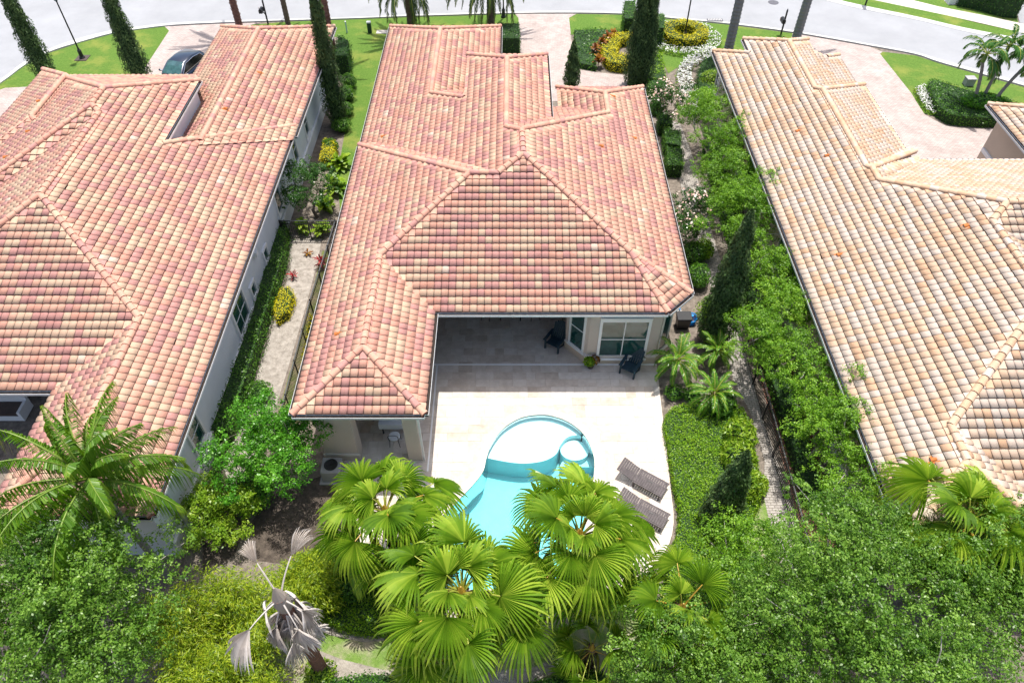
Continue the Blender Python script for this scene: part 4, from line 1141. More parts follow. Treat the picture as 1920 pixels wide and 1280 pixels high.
# --- palms
def fan_frond(inc, Lp, R, lm, seed, nseg=32, span=112, collapse=0.0, droop=1.0):
    rng = random.Random(seed); mb = MB(); rv = []
    p, th = Vector((.06,0,0)), math.radians(inc); pts = [p.copy()]
    for k in range(6):
        th -= math.radians(5.5)*(1.0 if inc > -40 else .3); p = p + Vector((math.cos(th),0,math.sin(th)))*Lp/6; pts.append(p.copy())
    mb.tube(pts, [.034,.028,.024,.021,.019,.017,.015], 5, 1)
    rv += [.5]*len(mb.f)
    th2 = th - math.radians(10 + 14*rng.random())*(1 if inc > -45 else .2)
    e1 = Vector((math.cos(th2),0,math.sin(th2))); e2 = Vector((0,1,0)); e3 = e1.cross(e2); e3 = -e3 if e3.z < 0 and inc > -80 else e3
    roll = math.radians(rng.uniform(-48, 48)); e2, e3 = e2*math.cos(roll)+e3*math.sin(roll), e3*math.cos(roll)-e2*math.sin(roll)
    H = p; sp = math.radians(span*(1-collapse)); da = 2*sp/nseg
    tone0 = rng.random()*.45; vf = rng.choice((-.24,-.12,0,.12,.26))
    def pt(a, r, pl, extra=0):
        s, c = math.sin(a), math.cos(a); q = r/R
        f = e1*(c*r*(1 if c > 0 else .9)) + e2*(s*r*(1-.25*collapse)) + e3*(pl + vf*abs(s)*r - .16*r*q + .05*math.sin(a*3+seed)*r)
        return H + f + Vector((0,0,-1))*extra
    for i in range(nseg):
        a = -sp + da*(i+.5); ln = R*(1.0-.14*abs(a/sp)**2)*rng.uniform(.9, 1.06); sw = rng.gauss(0, da*.35); dx = rng.uniform(.6, 1.6)
        st = [(.03,1,0),(.26,1,0),(.52,1,0),(.70,.72,.3),(.86,.46,.7)]
        rows = []
        for q, wf, sf in st:
            r_ = ln*q; pl = .016+.034*min(q,.6); dr = droop*dx*max(0, q-.5)**2*R*1.0; aa = a+sw*sf
            rows.append((pt(aa-da/2*wf, r_, -pl*.7, dr), pt(aa, r_, pl*(1 if wf == 1 else .6), dr), pt(aa+da/2*wf, r_, -pl*.7, dr)))
        tone = min(1, max(0, tone0*.8 + rng.random()*.55))
        b = len(mb.v)
        for row in rows: mb.v += [tuple(x) for x in row]
        tip = pt(a+sw*1.4, ln*1.03, 0, droop*dx*.36*R); mb.v.append(tuple(tip))
        for k in range(len(st)-1):
            mb.f.append([b+3*k, b+3*k+1, b+3*k+4, b+3*k+3]); mb.f.append([b+3*k+1, b+3*k+2, b+3*k+5, b+3*k+4]); mb.m += [0,0]
            rv += [tone, tone+.1]
        k = len(st)-1; mb.f.append([b+3*k, b+3*k+1, b+3*k+3]); mb.f.append([b+3*k+1, b+3*k+2, b+3*k+3]); mb.m += [0,0]; rv += [tone+.35, tone+.35]
    return mb, rv
def frond_mesh(mb, rv, mats):
    me = mb.mesh('frond_mesh', mats); a = me.attributes.new('rnd', 'FLOAT', 'FACE'); a.data.foreach_set('value', np.clip(np.array(rv, np.float32), 0, 1)); return me
FAN = {}
def fan_lib(kind='fan', R=1.05, Lp=1.3):
    if kind in FAN: return FAN[kind]
    out = []
    for k, inc in enumerate((86, 78, 70, 60, 52, 44, 36, 28, 20, 12, 4, -4, -14, -24, -34, -46, -58)):
        lm = L['fan_old'] if (inc < -20 and k % 2 == 0) else L['fan']
        mb, rv = fan_frond(inc, Lp*(.5 if inc > 75 else .8 if inc > 55 else (1.15,.8,1.0)[k % 3]), R*(.75 if inc > 75 else .92 if inc > 55 else 1), lm, 100+k)
        out.append(frond_mesh(mb, rv, [lm, M['petiole_o'] if k % 3 == 2 else M['petiole']]))
    FAN[kind] = out; return out
def palm_trunk(root, h, r0, r1, m, boots=True, lean=(0,0), seed=1, nb=None):
    rng = random.Random(seed); mb = MB(); n = max(6, int(h/.13)); pts, rad = [], []
    for i in range(n+1):
        t = i/n; pts.append((lean[0]*t*t, lean[1]*t*t, -.1+(h+.1)*t)); rad.append((r0+(r1-r0)*t)*(1+(.07 if i % 2 else -.05)))
    mb.tube(pts, rad, 10); mb.build('trunk', m, root)
    if boots:
        bb = MB()
        for k in range(nb or int(h*16)):
            t = rng.random()**.7; a = rng.random()*6.28; r = r0+(r1-r0)*t; z = h*t
            c, s = math.cos(a), math.sin(a); w = .06; o = Vector((lean[0]*t*t, lean[1]*t*t, 0))
            q = [Vector((c*r-s*w, s*r+c*w, z)), Vector((c*r+s*w, s*r-c*w, z)), Vector((c*(r+.08)+s*w*.4, s*(r+.08)-c*w*.4, z+.14)), Vector((c*(r+.08)-s*w*.4, s*(r+.08)+c*w*.4, z+.14))]
            q = [x+o for x in q]; bb.poly(q); bb.poly([x*1.0 + Vector((c*-.02, s*-.02, -.01)) for x in q[::-1]])
        tag(bb.build('leaf_bases', m, root), 'stubs of old leaf bases', kind='stuff')
def fan_palm(label, hub, n=30, scale=1.0, seed=1, trunk_r=.17, base_xy=None, group='fan palms below the pool', lo=0, hi=17, z0=0.0):
    rng = random.Random(seed); hub = Vector(hub); bx, by = base_xy or (hub.x, hub.y)
    root = empty('fan_palm', (bx, by, z0)); tag(root, label, 'palm', group)
    MB().lathe([(trunk_r*.9,-.35),(trunk_r*1.05,-.1),(trunk_r*.6,.12),(.02,.35)], 8).build('heart', M['petiole_o'], root, (hub.x-bx, hub.y-by, hub.z-z0))
    palm_trunk(root, hub.z-z0, trunk_r*1.15, trunk_r, M['palmbark'], True, (hub.x-bx, hub.y-by), seed)
    lib = fan_lib(); ga = 2.39996
    for k in range(n):
        t = k/(n-1); i = min(hi-1, max(lo, int(lo + (hi-lo)*t**1.2 + rng.gauss(0, .7))))
        o = obj('frond', lib[i], root); o.location = (hub.x-bx, hub.y-by, hub.z-z0-.02-.22*t)
        o.rotation_euler = (rng.gauss(0,.06), rng.gauss(0,.06), k*ga + seed + rng.gauss(0,.12)); s = scale*rng.uniform(.88,1.12); o.scale = (s, s, s)
    return root

def feather_frond(inc, Ln, leafl, nl, lm, seed, arch=75, lw=.035, droop=.5, angle=55, vshape=20, twist=0, stalk=.16):
    """arching leaf stalk with two rows of leaflets"""
    rng = random.Random(seed); mb = MB(); rv = []; n = 14
    p, th = Vector((.04,0,0)), math.radians(inc); pts, tan = [], []
    for k in range(n+1):
        pts.append(p.copy()); d = Vector((math.cos(th),0,math.sin(th))); tan.append(d); p = p + d*Ln/n
        th -= math.radians(arch)/n*(.4+1.2*k/n)
        if th < -math.radians(85): th = -math.radians(85)
    mb.tube(pts, [.028*(1-.85*k/n)*(Ln/2.4)**.5+.004 for k in range(n+1)], 5, 1); rv += [.6]*len(mb.f)
    for i in range(nl):
        t = stalk+(1-stalk)*i/(nl-1); f = t*n; k = min(n-1, int(f)); q = pts[k].lerp(pts[k+1], f-k); d = tan[k].lerp(tan[k+1], f-k).normalized()
        ll = leafl*(math.sin(math.pi*(.12+.86*((t-stalk)/(1-stalk))**.85))**.6)*rng.uniform(.88,1.1)
        side0 = Vector((0,1,0)); up = side0.cross(d); up = -up if up.dot(Vector((0,0,1))) < 0 and abs(d.z) < .99 else up
        for sgn in (-1, 1):
            an = math.radians(angle*(1-.45*t)+rng.gauss(0,5)); v = math.radians(vshape+rng.gauss(0,6))
            out = (d*math.cos(an) + (side0*sgn*math.cos(v) + up*math.sin(v))*math.sin(an)).normalized()
            g = Vector((0,0,-1)); a0, a1, a2 = q, q + out*ll*(.5-.08*droop) + g*ll*droop*.16, q + out*ll*max(.45, .95-.28*droop) + g*ll*droop*.62
            w = lw*(.5+.5*ll/leafl); wv = d.cross(out); wv = out.cross(wv).normalized()*w
            wv = (wv + Vector((0,0,rng.gauss(0,.4)*w)))
            b = len(mb.v); mb.v += [tuple(x) for x in (a0-wv*.4, a0+wv*.4, a1+wv, a1-wv, a2)]
            mb.f += [[b,b+1,b+2,b+3],[b+3,b+2,b+4]]; mb.m += [0,0]; tn = rng.random()*.5+.15+.3*(t > .9); rv += [tn, tn+.12]
    return mb, rv
def feather_lib(lm, Ln, leafl, nl, incs, stalkm, seed=1, **kw):
    out = []
    for k, i in enumerate(incs):
        mb, rv = feather_frond(i, Ln*(1 if i < 70 else .85), leafl, nl, lm, seed*50+k, **kw); out.append(frond_mesh(mb, rv, [lm, stalkm]))
    return out
def feather_palm(name, label, hub, lib, n, seed, trunk_m, r0, r1, base_xy=None, scale=1.0, group=None, shaft=None, boots=False, dead=0, z0=0.0, cat='palm', only=None):
    rng = random.Random(seed); hub = Vector(hub); bx, by = base_xy or (hub.x, hub.y)
    root = empty(name, (bx, by, z0)); tag(root, label, cat, group)
    palm_trunk(root, hub.z-z0-(shaft or 0), r0, r1, trunk_m, boots, (hub.x-bx, hub.y-by), seed)
    if shaft: MB().lathe([(r1*1.25, -shaft), (r1*1.35, -shaft*.6), (r1*.8, 0), (r1*.4, .1)], 10).build('crownshaft', M['shaft'], root, (hub.x-bx, hub.y-by, hub.z-z0), smooth=True)
    for k in range(n):
        t = k/max(1, n-1); i = min(len(lib)-1, int(t*len(lib)))
        o = obj('frond', lib[i], root); o.location = (hub.x-bx, hub.y-by, hub.z-z0-.15*t)
        az = k*2.39996+seed*1.3+rng.gauss(0,.15)
        if only: az = only[k % len(only)] + rng.gauss(0, .1)
        o.rotation_euler = (rng.gauss(0,.08), rng.gauss(0,.08), az); s = scale*rng.uniform(.88,1.1); o.scale = (s,s,s)
    return root
# ------------------------------------------------------------------ planting, near to far
FP = 'fan palms below the pool'
fan_palm('fan palm whose fronds reach over the left end of the pool', G(722,957,4.3), 31, 1.08, 3, .16, group=FP)
fan_palm('tallest fan palm, standing in the centre before the pool', G(865,1109,5.0), 36, 1.2, 8, .17, group=FP)
fan_palm('fan palm before the two sun loungers', G(1087,1001,5.0), 35, 1.12, 14, .17, group=FP)
fan_palm('low fan palm half hidden by the lower right tree', G(1278,1140,4.6), 17, .88, 21, .15, group=FP)
fan_palm('fan palm against the right house roof corner', G(1815,975,5.2), 22, 1.15, 31, .17)

fan_palm('small dark fan palm low between the centre palms and right tree', G(1110,1215,1.7), 14, .72, 41, .12, lo=3, group=FP)
fan_palm('small fan palm at the bottom edge left of centre', G(800,1262,1.6), 12, .7, 43, .12, lo=3, group=FP)

# dead palm
dp = Vector(G(523,1118,6.2)); root = empty('dead_palm', (dp.x, dp.y, 0)); tag(root, 'dead grey palm with collapsed papery fronds', 'palm')
palm_trunk(root, dp.z, .21, .18, M['palmbark_red'], False)
MB().lathe([(.2,-.7),(.24,-.35),(.19,0),(.1,.3),(.02,.55)], 10).build('dead_heart', L['dead'], root, (0,0,dp.z))
rng = random.Random(4)
for k in range(34):
    inc = rng.choice((-50,-62,-72,-80,-84)) if k > 5 else (72, 64, -8, -22, -30, 20)[k]
    mb, rv = fan_frond(inc, rng.uniform(.55,1.0) if k > 1 else 1.1, rng.uniform(.7,1.05), L['dead'], 300+k, 18, 105, rng.uniform(.3,.65) if k > 1 else .72, .9)
    o = obj('frond', frond_mesh(mb, rv, [L['dead'], L['dead']]), root); o.scale = (1.05,)*3; o.location = (0, 0, dp.z-.1-rng.random()*.9*(k > 5))
    o.rotation_euler = (0, 0, (2.3, 1.2, -.35, -.9, 3.4, -2.2)[k] if k < 6 else rng.random()*6.28)

# coconut palm over the left house
clib = feather_lib(L['coco'], 2.9, .8, 56, (84,74,62,50,38,26,14,0,-16), L['coco_stalk'], 2, arch=78, lw=.026, droop=1.9)
feather_palm('coconut_palm', 'bright green coconut palm leaning over the left house roof', G(165,893,6.9), clib, 26, 5, M['greytrunk'], .13, .1, group=None, scale=1.05)
c = G(335,960,2.2)
st = empty('leaning_stem', (c.x, c.y, 0)); tag(st, 'bare grey palm stem standing by the left house wall', 'palm stem')
MB().tube([(0,0,-.1),(.05,0,1.2),(0,.03,2.4),(-.12,.05,3.3)], [.085,.08,.075,.07], 9).build('trunk', M['greytrunk'], st, smooth=True)

# big crowns in the lower corners
make_tree('shade_tree', 'large dense green shade tree filling the lower left corner', 'tree', (-14.0,7.6,0), (-13.7,8.0,4.5), (4.0,3.5,2.5), 70, 1.0, 95000, .085, L['oak'], .26, 'shade trees along the back', twigs=46, seed=4)
make_tree('shade_tree', 'large shade tree in the lower right corner with bare pale twigs', 'tree', (10.2,6.8,0), (10.3,7.6,4.8), (3.4,3.4,2.4), 60, .95, 80000, .082, L['oak'], .25, 'shade trees along the back', twigs=44, seed=9)
make_tree('shade_tree', 'round crowned shade tree right of the centre fan palms', 'tree', (5.4,6.2,0), (5.3,6.9,3.6), (2.5,2.7,2.1), 44, .8, 52000, .08, L['oak'], .2, 'shade trees along the back', twigs=30, seed=12)
make_tree('shade_tree', 'shade tree overlapping the right house roof corner at the frame edge', 'tree', (14.6,9.0,0), (14.4,9.4,4.2), (2.6,2.2,2.4), 42, .9, 46000, .082, L['oak'], .22, 'shade trees along the back', twigs=30, seed=15)
make_tree('shade_tree', 'loose leafy tree between the paver path and lower right crowns', 'tree', (8.5,10.2,0), (8.6,10.3,2.3), (2.3,1.9,1.6), 34, .7, 30000, .078, L['right'], .12, 'shade trees along the back', twigs=26, seed=18)

# bamboo
rng = np.random.default_rng(3)
def bamboo(label, c, R, h, n, seed):
    rng = np.random.default_rng(seed); root = empty('bamboo', (c[0], c[1], 0)); tag(root, label, 'bamboo', 'golden bamboo clumps')
    mb = MB(); P, D = [], []
    for k in range(n):
        a, r_ = rng.uniform(0, 6.28), math.sqrt(rng.random()); bx, by = math.cos(a)*r_*R[0]*.55, math.sin(a)*r_*R[1]*.55
        hh = h*rng.uniform(.72, 1.05); ox, oy = math.cos(a)*R[0]*rng.uniform(.2,.65), math.sin(a)*R[1]*rng.uniform(.2,.65)
        pts = [Vector((bx+ox*t*t, by+oy*t*t, hh*(t-.22*t**4))) for t in np.linspace(0, 1, 8)]
        mb.tube(pts, [.028-.003*i for i in range(8)], 5)
        for _ in range(int(26000/n*.06)):
            t = rng.uniform(.35, 1.0); q = Vector((bx+ox*t*t, by+oy*t*t, hh*(t-.22*t**4))); s = rdir(1, rng)[0]*rng.uniform(.15,.75)
            m = 22; tw = np.array(q)+s; pos = tw + rng.normal(0,.11,(m,3)); P.append(pos); D.append(np.tile([s[0],s[1],-.35],(m,1)))
    P = np.concatenate(P); D = np.concatenate(D)
    V, Fq, rn = leaves(P, np.tile([0,0,1.0],(len(P),1)), .15, .18, .6, point=unit(D), rng=rng)
    obj('leaves', np_mesh('bamboo_leaves', V, Fq, L['bamboo'], rn), root); mb.build('culms', M['petiole'], root)
bamboo('golden bamboo clump left of the dead palm', (-8.9,8.4), (2.1,1.9), 4.4, 64, 1)
bamboo('golden bamboo clump at the bottom edge left of the dead palm', (-8.3,6.1), (1.9,1.3), 4.4, 50, 2)
bamboo('small golden bamboo clump behind the dead palm', (-7.0,10.2), (.9,.8), 2.2, 20, 3)

# left side yard
make_tree('small_tree', 'small bright green tree in the side yard by the porch', 'tree', G(545,925), (*G2(505,840,2.4), 2.4), (1.9,2.2,1.6), 46, .55, 27000, .085, L['young'], .07, None, width=.62, twigs=18, seed=22)
make_tree('leafy_shrub', 'wide light green shrub below the left house wall corner', 'shrub', G(425,985), (*G2(422,965,1.0), .95), (1.35,1.3,.85), 26, .5, 11000, .10, L['lime'], .06, None, twigs=8, seed=31)
shrub('leafy_shrub', 'dark round shrub beside the small side yard tree', 'shrub', (*G2(470,925,.7), .7), (.9,.9,.8), L['young'], 2400, .10, .5, seed=32)
hedge('hedge', 'long clipped hedge along the left house wall', 'hedge', [G2(*p) for p in [(516,440),(545,440),(540,500),(505,620),(470,740),(438,830),(405,830),(440,730),(478,620),(508,510)]], .95, L['hedge'], .085, 340, seed=5, rough=.09, top_noise=.12)
shrub('leafy_shrub', 'small green shrub at the lower end of the long hedge', 'shrub', (*G2(487,735,.4), .4), (.55,.6,.5), L['hedge'], 900, .085, seed=33)
hedge('golden_shrub', 'clipped golden shrub on the sand beside the black fence', 'shrub', [G2(*p) for p in [(522,612),(545,598),(556,565),(545,550),(530,556),(518,590)]], .55, L['yellow'], .07, 520, seed=6, rough=.06)
hedge('golden_shrub', 'golden shrub strip tucked under the main roof eave', 'shrub', [G2(*p) for p in [(583,600),(596,600),(580,680),(566,700)]], .4, L['yellow'], .07, 420, seed=7)
hedge('golden_shrub', 'clipped golden block shrub behind the cross fence', 'shrub', [G2(*p) for p in [(604,318),(628,318),(633,285),(612,280)]], .8, L['yellow'], .07, 520, seed=8)
make_tree('small_tree', 'dark layered tree leaning towards the left house wall', 'tree', G(596,408), (*G2(580,350,1.9), 1.9), (1.15,1.2,1.15), 18, .62, 9000, .085, L['dark'], .08, None, width=.6, twigs=8, seed=23, hollow=.7)
def rosette(name, label, c, h, r, n, leafl, lm, seed, group=None, w=.22, arch=50):
    """leaves springing from one point"""
    rng = random.Random(seed); c = Vector(c); root = empty(name, (c.x, c.y, c.z)); tag(root, label, 'plant', group)
    mb = MB(); rv = []
    for k in range(n):
        a = k*2.4+rng.random(); inc = math.radians(rng.uniform(15, 80)); d = Vector((math.cos(a)*math.cos(inc), math.sin(a)*math.cos(inc), math.sin(inc))); s = Vector((-math.sin(a), math.cos(a), 0)); p0 = Vector((0,0,h*rng.random()))
        ll = leafl*rng.uniform(.7,1.2); p1 = p0+d*ll*.45; p2 = p0+d*ll*.8+Vector((0,0,-ll*.12)); p3 = p0+d*ll+Vector((0,0,-ll*.3)); ww = ll*w
        b = len(mb.v); mb.v += [tuple(x) for x in (p0-s*ww*.15, p0+s*ww*.15, p1+s*ww*.5, p1-s*ww*.5, p2+s*ww*.45, p2-s*ww*.45, p3)]
        mb.f += [[b,b+1,b+2,b+3],[b+3,b+2,b+4,b+5],[b+5,b+4,b+6]]; mb.m += [0]*3; t = rng.random(); rv += [t, t, t]
    o = obj('leaves', frond_mesh(mb, rv, [lm]), root)
    MB().tube([(0,0,-.05-c.z),(0,0,h)], [.03,.02], 5).build('stem', M['bark'], root)
    return root
for i, (px, py, s, lab) in enumerate(((632,360,.9,'big leaved plant against the eave, right of the layered tree'),(610,395,.75,'big leaved plant just behind the cross fence'),(640,315,.8,'big leaved plant right of the golden block shrub'),(605,440,.7,'big leaved plant just before the cross fence'),(570,436,.6,'big leaved plant at the gate end of the cross fence'))):
    rosette('philodendron', lab, G(px, py), .5, .5, 46, s, L['lime'], 60+i, 'big leaved plants in the left side yard', .3)
rosette('cordyline', 'crimson plant growing on the sand', G(551,521), .3, .3, 22, .42, L['crimson'], 71, None, .14)
rosette('cordyline', 'crimson plant beside the fence top end', G(604,500), .5, .3, 26, .5, L['crimson'], 72, None, .14)
rosette('bromeliad', 'orange bromeliad near the fence corner', G(577,478), .15, .3, 20, .35, L['croton'], 73, None, .16)
for i, (px, py, rr, lab) in enumerate(((640,236,.62,'round bush nearest the middle of the side yard lawn'),(648,206,.55,'second round bush beside the side yard lawn'),(650,178,.6,'third round bush beside the side yard lawn'),(655,155,.55,'fourth round bush beside the side yard lawn'),(620,275,.5,'low round bush beside the golden block shrub'))):
    p = G(px, py, .4); shrub('round_bush', lab, 'bush', (p.x, p.y, .4), (rr, rr, .55), L['hedge'], 1300, .085, group='bushes beside the side yard lawn', seed=40+i)
hedge('hedge', 'tall dark hedge block at the far corner of the left house', 'hedge', [G2(*p) for p in [(634,142),(658,142),(660,112),(640,104)]], 1.5, L['dark'], .10, 240, seed=9, rough=.1)
for i, (px, py) in enumerate(((400,880),(430,800),(455,720))):
    shrub('bare_undergrowth', ('thin brown undergrowth low beside the left wall', 'thin brown undergrowth at the middle of the left wall', 'thin brown undergrowth at the hedge foot')[i], 'shrub', (*G2(px,py,.2), .2), (.5,.9,.3), L['croton'] if i == 5 else L['dark'], 260, .09, core=False, seed=80+i, group='undergrowth below the left wall')

# bed and hedges round the pool
hedge('groundcover', 'broad glossy groundcover bed right of the pool deck', 'groundcover', arc_smooth([G2(*p) for p in [(1243,800),(1262,772),(1320,765),(1380,770),(1400,800),(1412,860),(1424,935),(1405,985),(1380,1045),(1345,1110),(1290,1150),(1240,1140),(1252,1060),(1272,985),(1262,920),(1250,850)]], 3), .42, L['bed'], .062, 1000, seed=10, rough=.04, top_noise=.05)
hedge('groundcover', 'rounded groundcover bed left of the centre fan palm', 'groundcover', arc_smooth([G2(*p) for p in [(565,1070),(590,1040),(650,1020),(700,1060),(745,1105),(800,1150),(770,1185),(700,1195),(630,1180),(590,1140)]], 3), .5, L['bed'], .065, 800, seed=11, rough=.05)
p = G(655,1075,.9); shrub('round_bush', 'big round dark bush standing in the groundcover bed', 'bush', (p.x, p.y, .75), (.95,.9,.85), L['hedge'], 3600, .085, seed=50)
hedge('hedge', 'low hedge along the bottom edge below the centre palm', 'hedge', [G2(*p) for p in [(600,1290),(690,1272),(770,1275),(775,1330),(600,1340)]], .6, L['hedge'], .085, 420, seed=12, rough=.07)
hedge('hedge', 'low hedge at the bottom edge right of the centre palm', 'hedge', [G2(*p) for p in [(990,1290),(1080,1265),(1130,1270),(1130,1330),(990,1340)]], .6, L['hedge'], .085, 420, seed=13, rough=.07)
p = G(600,1262,.4); shrub('golden_shrub', 'golden shrub behind the dead palm trunk foot', 'shrub', (p.x, p.y, .4), (.5,.5,.5), L['lime'], 900, .09, seed=51)
cypress('short fat cypress standing in the groundcover bed', G(1342,985), 5.0, .72, 8000, seed=2)
cypress('tall cypress beside the side path and pygmy palms', G(1335,640), 7.6, .85, 11000, seed=3)
for i, (px, py, rr, lab) in enumerate(((1385,860,.75,'lime shrub behind the short fat cypress'),(1410,910,.6,'lime shrub at the path edge beside the short cypress'),(1388,815,.65,'leafy lime shrub nearest the pygmy palms'),(1350,760,.6,'low green shrub at the far edge of the groundcover'))):
    p = G(px, py, .5); shrub('lime_shrub', lab, 'shrub', (p.x, p.y, .5), (rr, rr*1.1, .6), L['lime'] if i < 3 else L['hedge'], 900, .2, .3, group='lime shrubs by the groundcover bed', seed=55+i, jit=.8)
plib = feather_lib(L['pygmy'], 1.15, .26, 40, (78,60,45,30,16,2,-14), M['petiole'], 4, arch=95, lw=.012, droop=.4)
for i, (px, py, z, s, lab) in enumerate(((1272,672,1.5,1.15,'pygmy date palm closest to the house bay'),(1340,735,1.3,1.0,'pygmy date palm nearest the side path'),(1345,655,1.2,.95,'pygmy date palm at the foot of the tall cypress'))):
    feather_palm('pygmy_palm', lab, G(px, py, z), plib, 26, 40+i, M['palmbark'], .08, .07, scale=s, group='pygmy date palms beside the house')
for i, (px, py) in enumerate(((1265,735),(1300,740))):
    p = G(px, py, .3); shrub('leafy_shrub', ('low shrub on bare soil by the deck corner','low shrub below the pygmy palms')[i], 'shrub', (p.x, p.y, .25), (.5,.4,.3), L['hedge'], 500, .09, seed=90+i)
p = G(1290,530,.6)
for i, (px, py, rr, lab) in enumerate(((1310,520,.6,'green shrub under the middle house eave corner'),(1335,585,.7,'bushy shrub left of the tall cypress foot'),(1300,475,.6,'green shrub between eave and path'),(1320,470,.5,'small lime shrub beside the side path'))):
    p = G(px, py, .5); shrub('leafy_shrub', lab, 'shrub', (p.x, p.y, .5), (rr, rr*1.3, .6), L['bed'] if i % 2 else L['hedge'], 1200, .1, seed=95+i)
# trees along the right house
RT = 'trees along the right house'
for i, (px, py, z, R, nb, nl, lab) in enumerate((
    (1335,245,2.7,(1.9,3.4,1.5),44,22000,'farthest leafy tree along the right house'),
    (1402,400,2.8,(1.9,3.0,1.4),42,22000,'leafy tree left of the two roof vents of the right house'),
    (1485,640,2.8,(2.1,2.7,1.5),46,26000,'leafy tree right of the pygmy palms beside the right house'),
    (1575,800,2.8,(2.1,2.4,1.5),42,24000,'leafy tree between side fence and right house eave'),
    (1440,520,2.5,(1.3,1.8,1.2),26,12000,'low leafy tree right of the tall cypress top'),
    (1368,325,2.5,(1.3,1.9,1.2),26,12000,'leafy tree between the farthest two along the right house'),
    (1635,915,2.8,(2.1,2.0,1.5),38,22000,'leafy tree below the right house eave, nearest the corner'))):
    cc = G(px, py, z); make_tree('side_tree', lab, 'tree', (min(cc.x, 11.6), cc.y, 0), cc, R, nb, .62, int(nl*1.35), .074, L['right'], .08, RT, twigs=22, seed=100+i, hollow=.35)
hedge('hedge', 'rough green hedge at the foot of the right house wall', 'hedge', [(11.2,14),(11.9,14),(12.2,22),(12.3,31),(12.3,38),(11.5,38),(11.4,31),(11.2,22)], .7, L['hedge'], .09, 240, seed=14, rough=.14, top_noise=.2)
# flowering shrubs and hedges on the right of the middle house
make_tree('flowering_tree', 'dark flowering tree with pale pink blooms near the eave corner', 'tree', G(1258,236), (*G2(1258,190,2.0), 2.0), (1.3,1.5,1.2), 26, .5, 7000, .09, L['dark'], .07, 'pink flowering trees', twigs=8, flowers=(L['pink'], 420, .13), seed=120)
make_tree('flowering_tree', 'dark flowering tree with pale pink blooms beside the side fence', 'tree', G(1310,440), (*G2(1296,400,1.7), 1.7), (1.1,1.7,1.2), 28, .5, 7500, .09, L['dark'], .07, 'pink flowering trees', twigs=8, flowers=(L['pink'], 300, .12), seed=121)
for i, (pts, lab) in enumerate(((((1243,292),(1272,296),(1272,268),(1240,262)),'clipped block hedge second from the side fence'),(((1246,332),(1276,334),(1276,302),(1245,298)),'clipped block hedge next to the side fence'),(((1232,255),(1258,256),(1256,238),(1230,236)),'clipped block hedge beside the flowering tree trunk'),(((1222,218),(1244,222),(1242,200),(1220,196)),'clipped block hedge behind the flowering tree'))):
    hedge('block_hedge', lab, 'hedge', [G2(*p) for p in pts], .9, L['hedge'], .08, 380, 'block hedges along the middle house', seed=130+i)

# front gardens
cypress('leftmost cypress, at the far left by the street', G(92,150), 7.6, .78, 8000, seed=5)
cypress('cypress standing before the left driveway lawn', G(272,165), 8.2, .82, 8000, seed=6)
cypress('tallest cypress, rising beside the left house wall', G(636,235), 9.6, .72, 9000, seed=7)
cypress('small cypress at the middle house driveway edge', G(1071,165), 3.2, .55, 4500, seed=8)
cypress('left of the twin cypresses at the front of the middle house', G(1186,160), 7.4, .8, 8000, seed=9)
cypress('right of the twin cypresses at the front of the middle house', G(1203,158), 7.0, .78, 8000, seed=10)
hedge('groundcover', 'green groundcover bed right of the middle driveway', 'groundcover', [G2(*p) for p in [(1075,66),(1118,64),(1165,66),(1163,78),(1130,95),(1115,118),(1118,135),(1083,128),(1079,95)]], .45, L['hedge'], .12, 120, seed=140, rough=.1, top_noise=.15)
for i, (px, py) in enumerate(((1115,100),(1128,88),(1140,78),(1122,120),(1150,72))):
    rosette('croton', ('croton plant nearest the golden bed edge','croton plant second along the golden bed','croton plant behind the golden bed','croton plant lowest beside the golden bed','croton plant by the square hedge')[i], G(px,py,.3), .4, .4, 34, .55, L['croton'], 150+i, 'crotons round the golden bed', .3)
hedge('golden_shrub', 'curved golden shrub bed before the twin cypresses', 'shrub', arc_smooth([G2(*p) for p in [(1126,95),(1140,84),(1160,78),(1182,78),(1180,88),(1165,90),(1158,100),(1155,115),(1180,122),(1175,136),(1150,136),(1132,125)]], 3), .7, L['yellow'], .09, 300, seed=141)
hedge('block_hedge', 'square clipped hedge left of the twin cypresses', 'hedge', [G2(*p) for p in [(1166,74),(1188,74),(1187,40),(1166,40)]], 1.6, L['hedge'], .1, 130, 'square hedges at the front', seed=142)
hedge('block_hedge', 'square clipped hedge right of the twin cypresses', 'hedge', [G2(*p) for p in [(1218,92),(1240,92),(1241,66),(1219,64)]], 1.6, L['hedge'], .1, 130, 'square hedges at the front', seed=143)
hedge('groundcover', 'green groundcover strip right of the twin cypresses', 'groundcover', [G2(*p) for p in [(1216,105),(1240,108),(1247,155),(1214,158)]], .4, L['bed'], .12, 160, seed=144)
hedge('block_hedge', 'low clipped hedge at the middle house front corner', 'hedge', [G2(*p) for p in [(1212,168),(1246,170),(1250,185),(1212,186)]], .8, L['hedge'], .1, 200, seed=145)
hedge('block_hedge', 'tall clipped hedge between garage and middle driveway', 'hedge', [G2(*p) for p in [(937,104),(975,104),(973,75),(937,75)]], 1.3, L['dark'], .1, 130, seed=146)
def ringbed(name, label, c, r0, r1, h, lm, leaf, dens, seed, flowers=None, a0=0, a1=2*math.pi):
    A = np.linspace(a0, a1, 30); pts = [(c.x+math.cos(a)*r1, c.y+math.sin(a)*r1) for a in A] + [(c.x+math.cos(a)*r0, c.y+math.sin(a)*r0) for a in A[::-1]]
    return hedge(name, label, 'flower bed' if flowers else 'hedge', pts, h, lm, leaf, dens, seed=seed, flowers=flowers, core=False if flowers else True)
lc = G(1281,76)
ringbed('flower_ring', 'ring of white flowers round the golden hedge and lamp', lc, 1.75, 2.75, .3, L['bed'], .11, 170, 150, (L['flower'], 1700, .10))
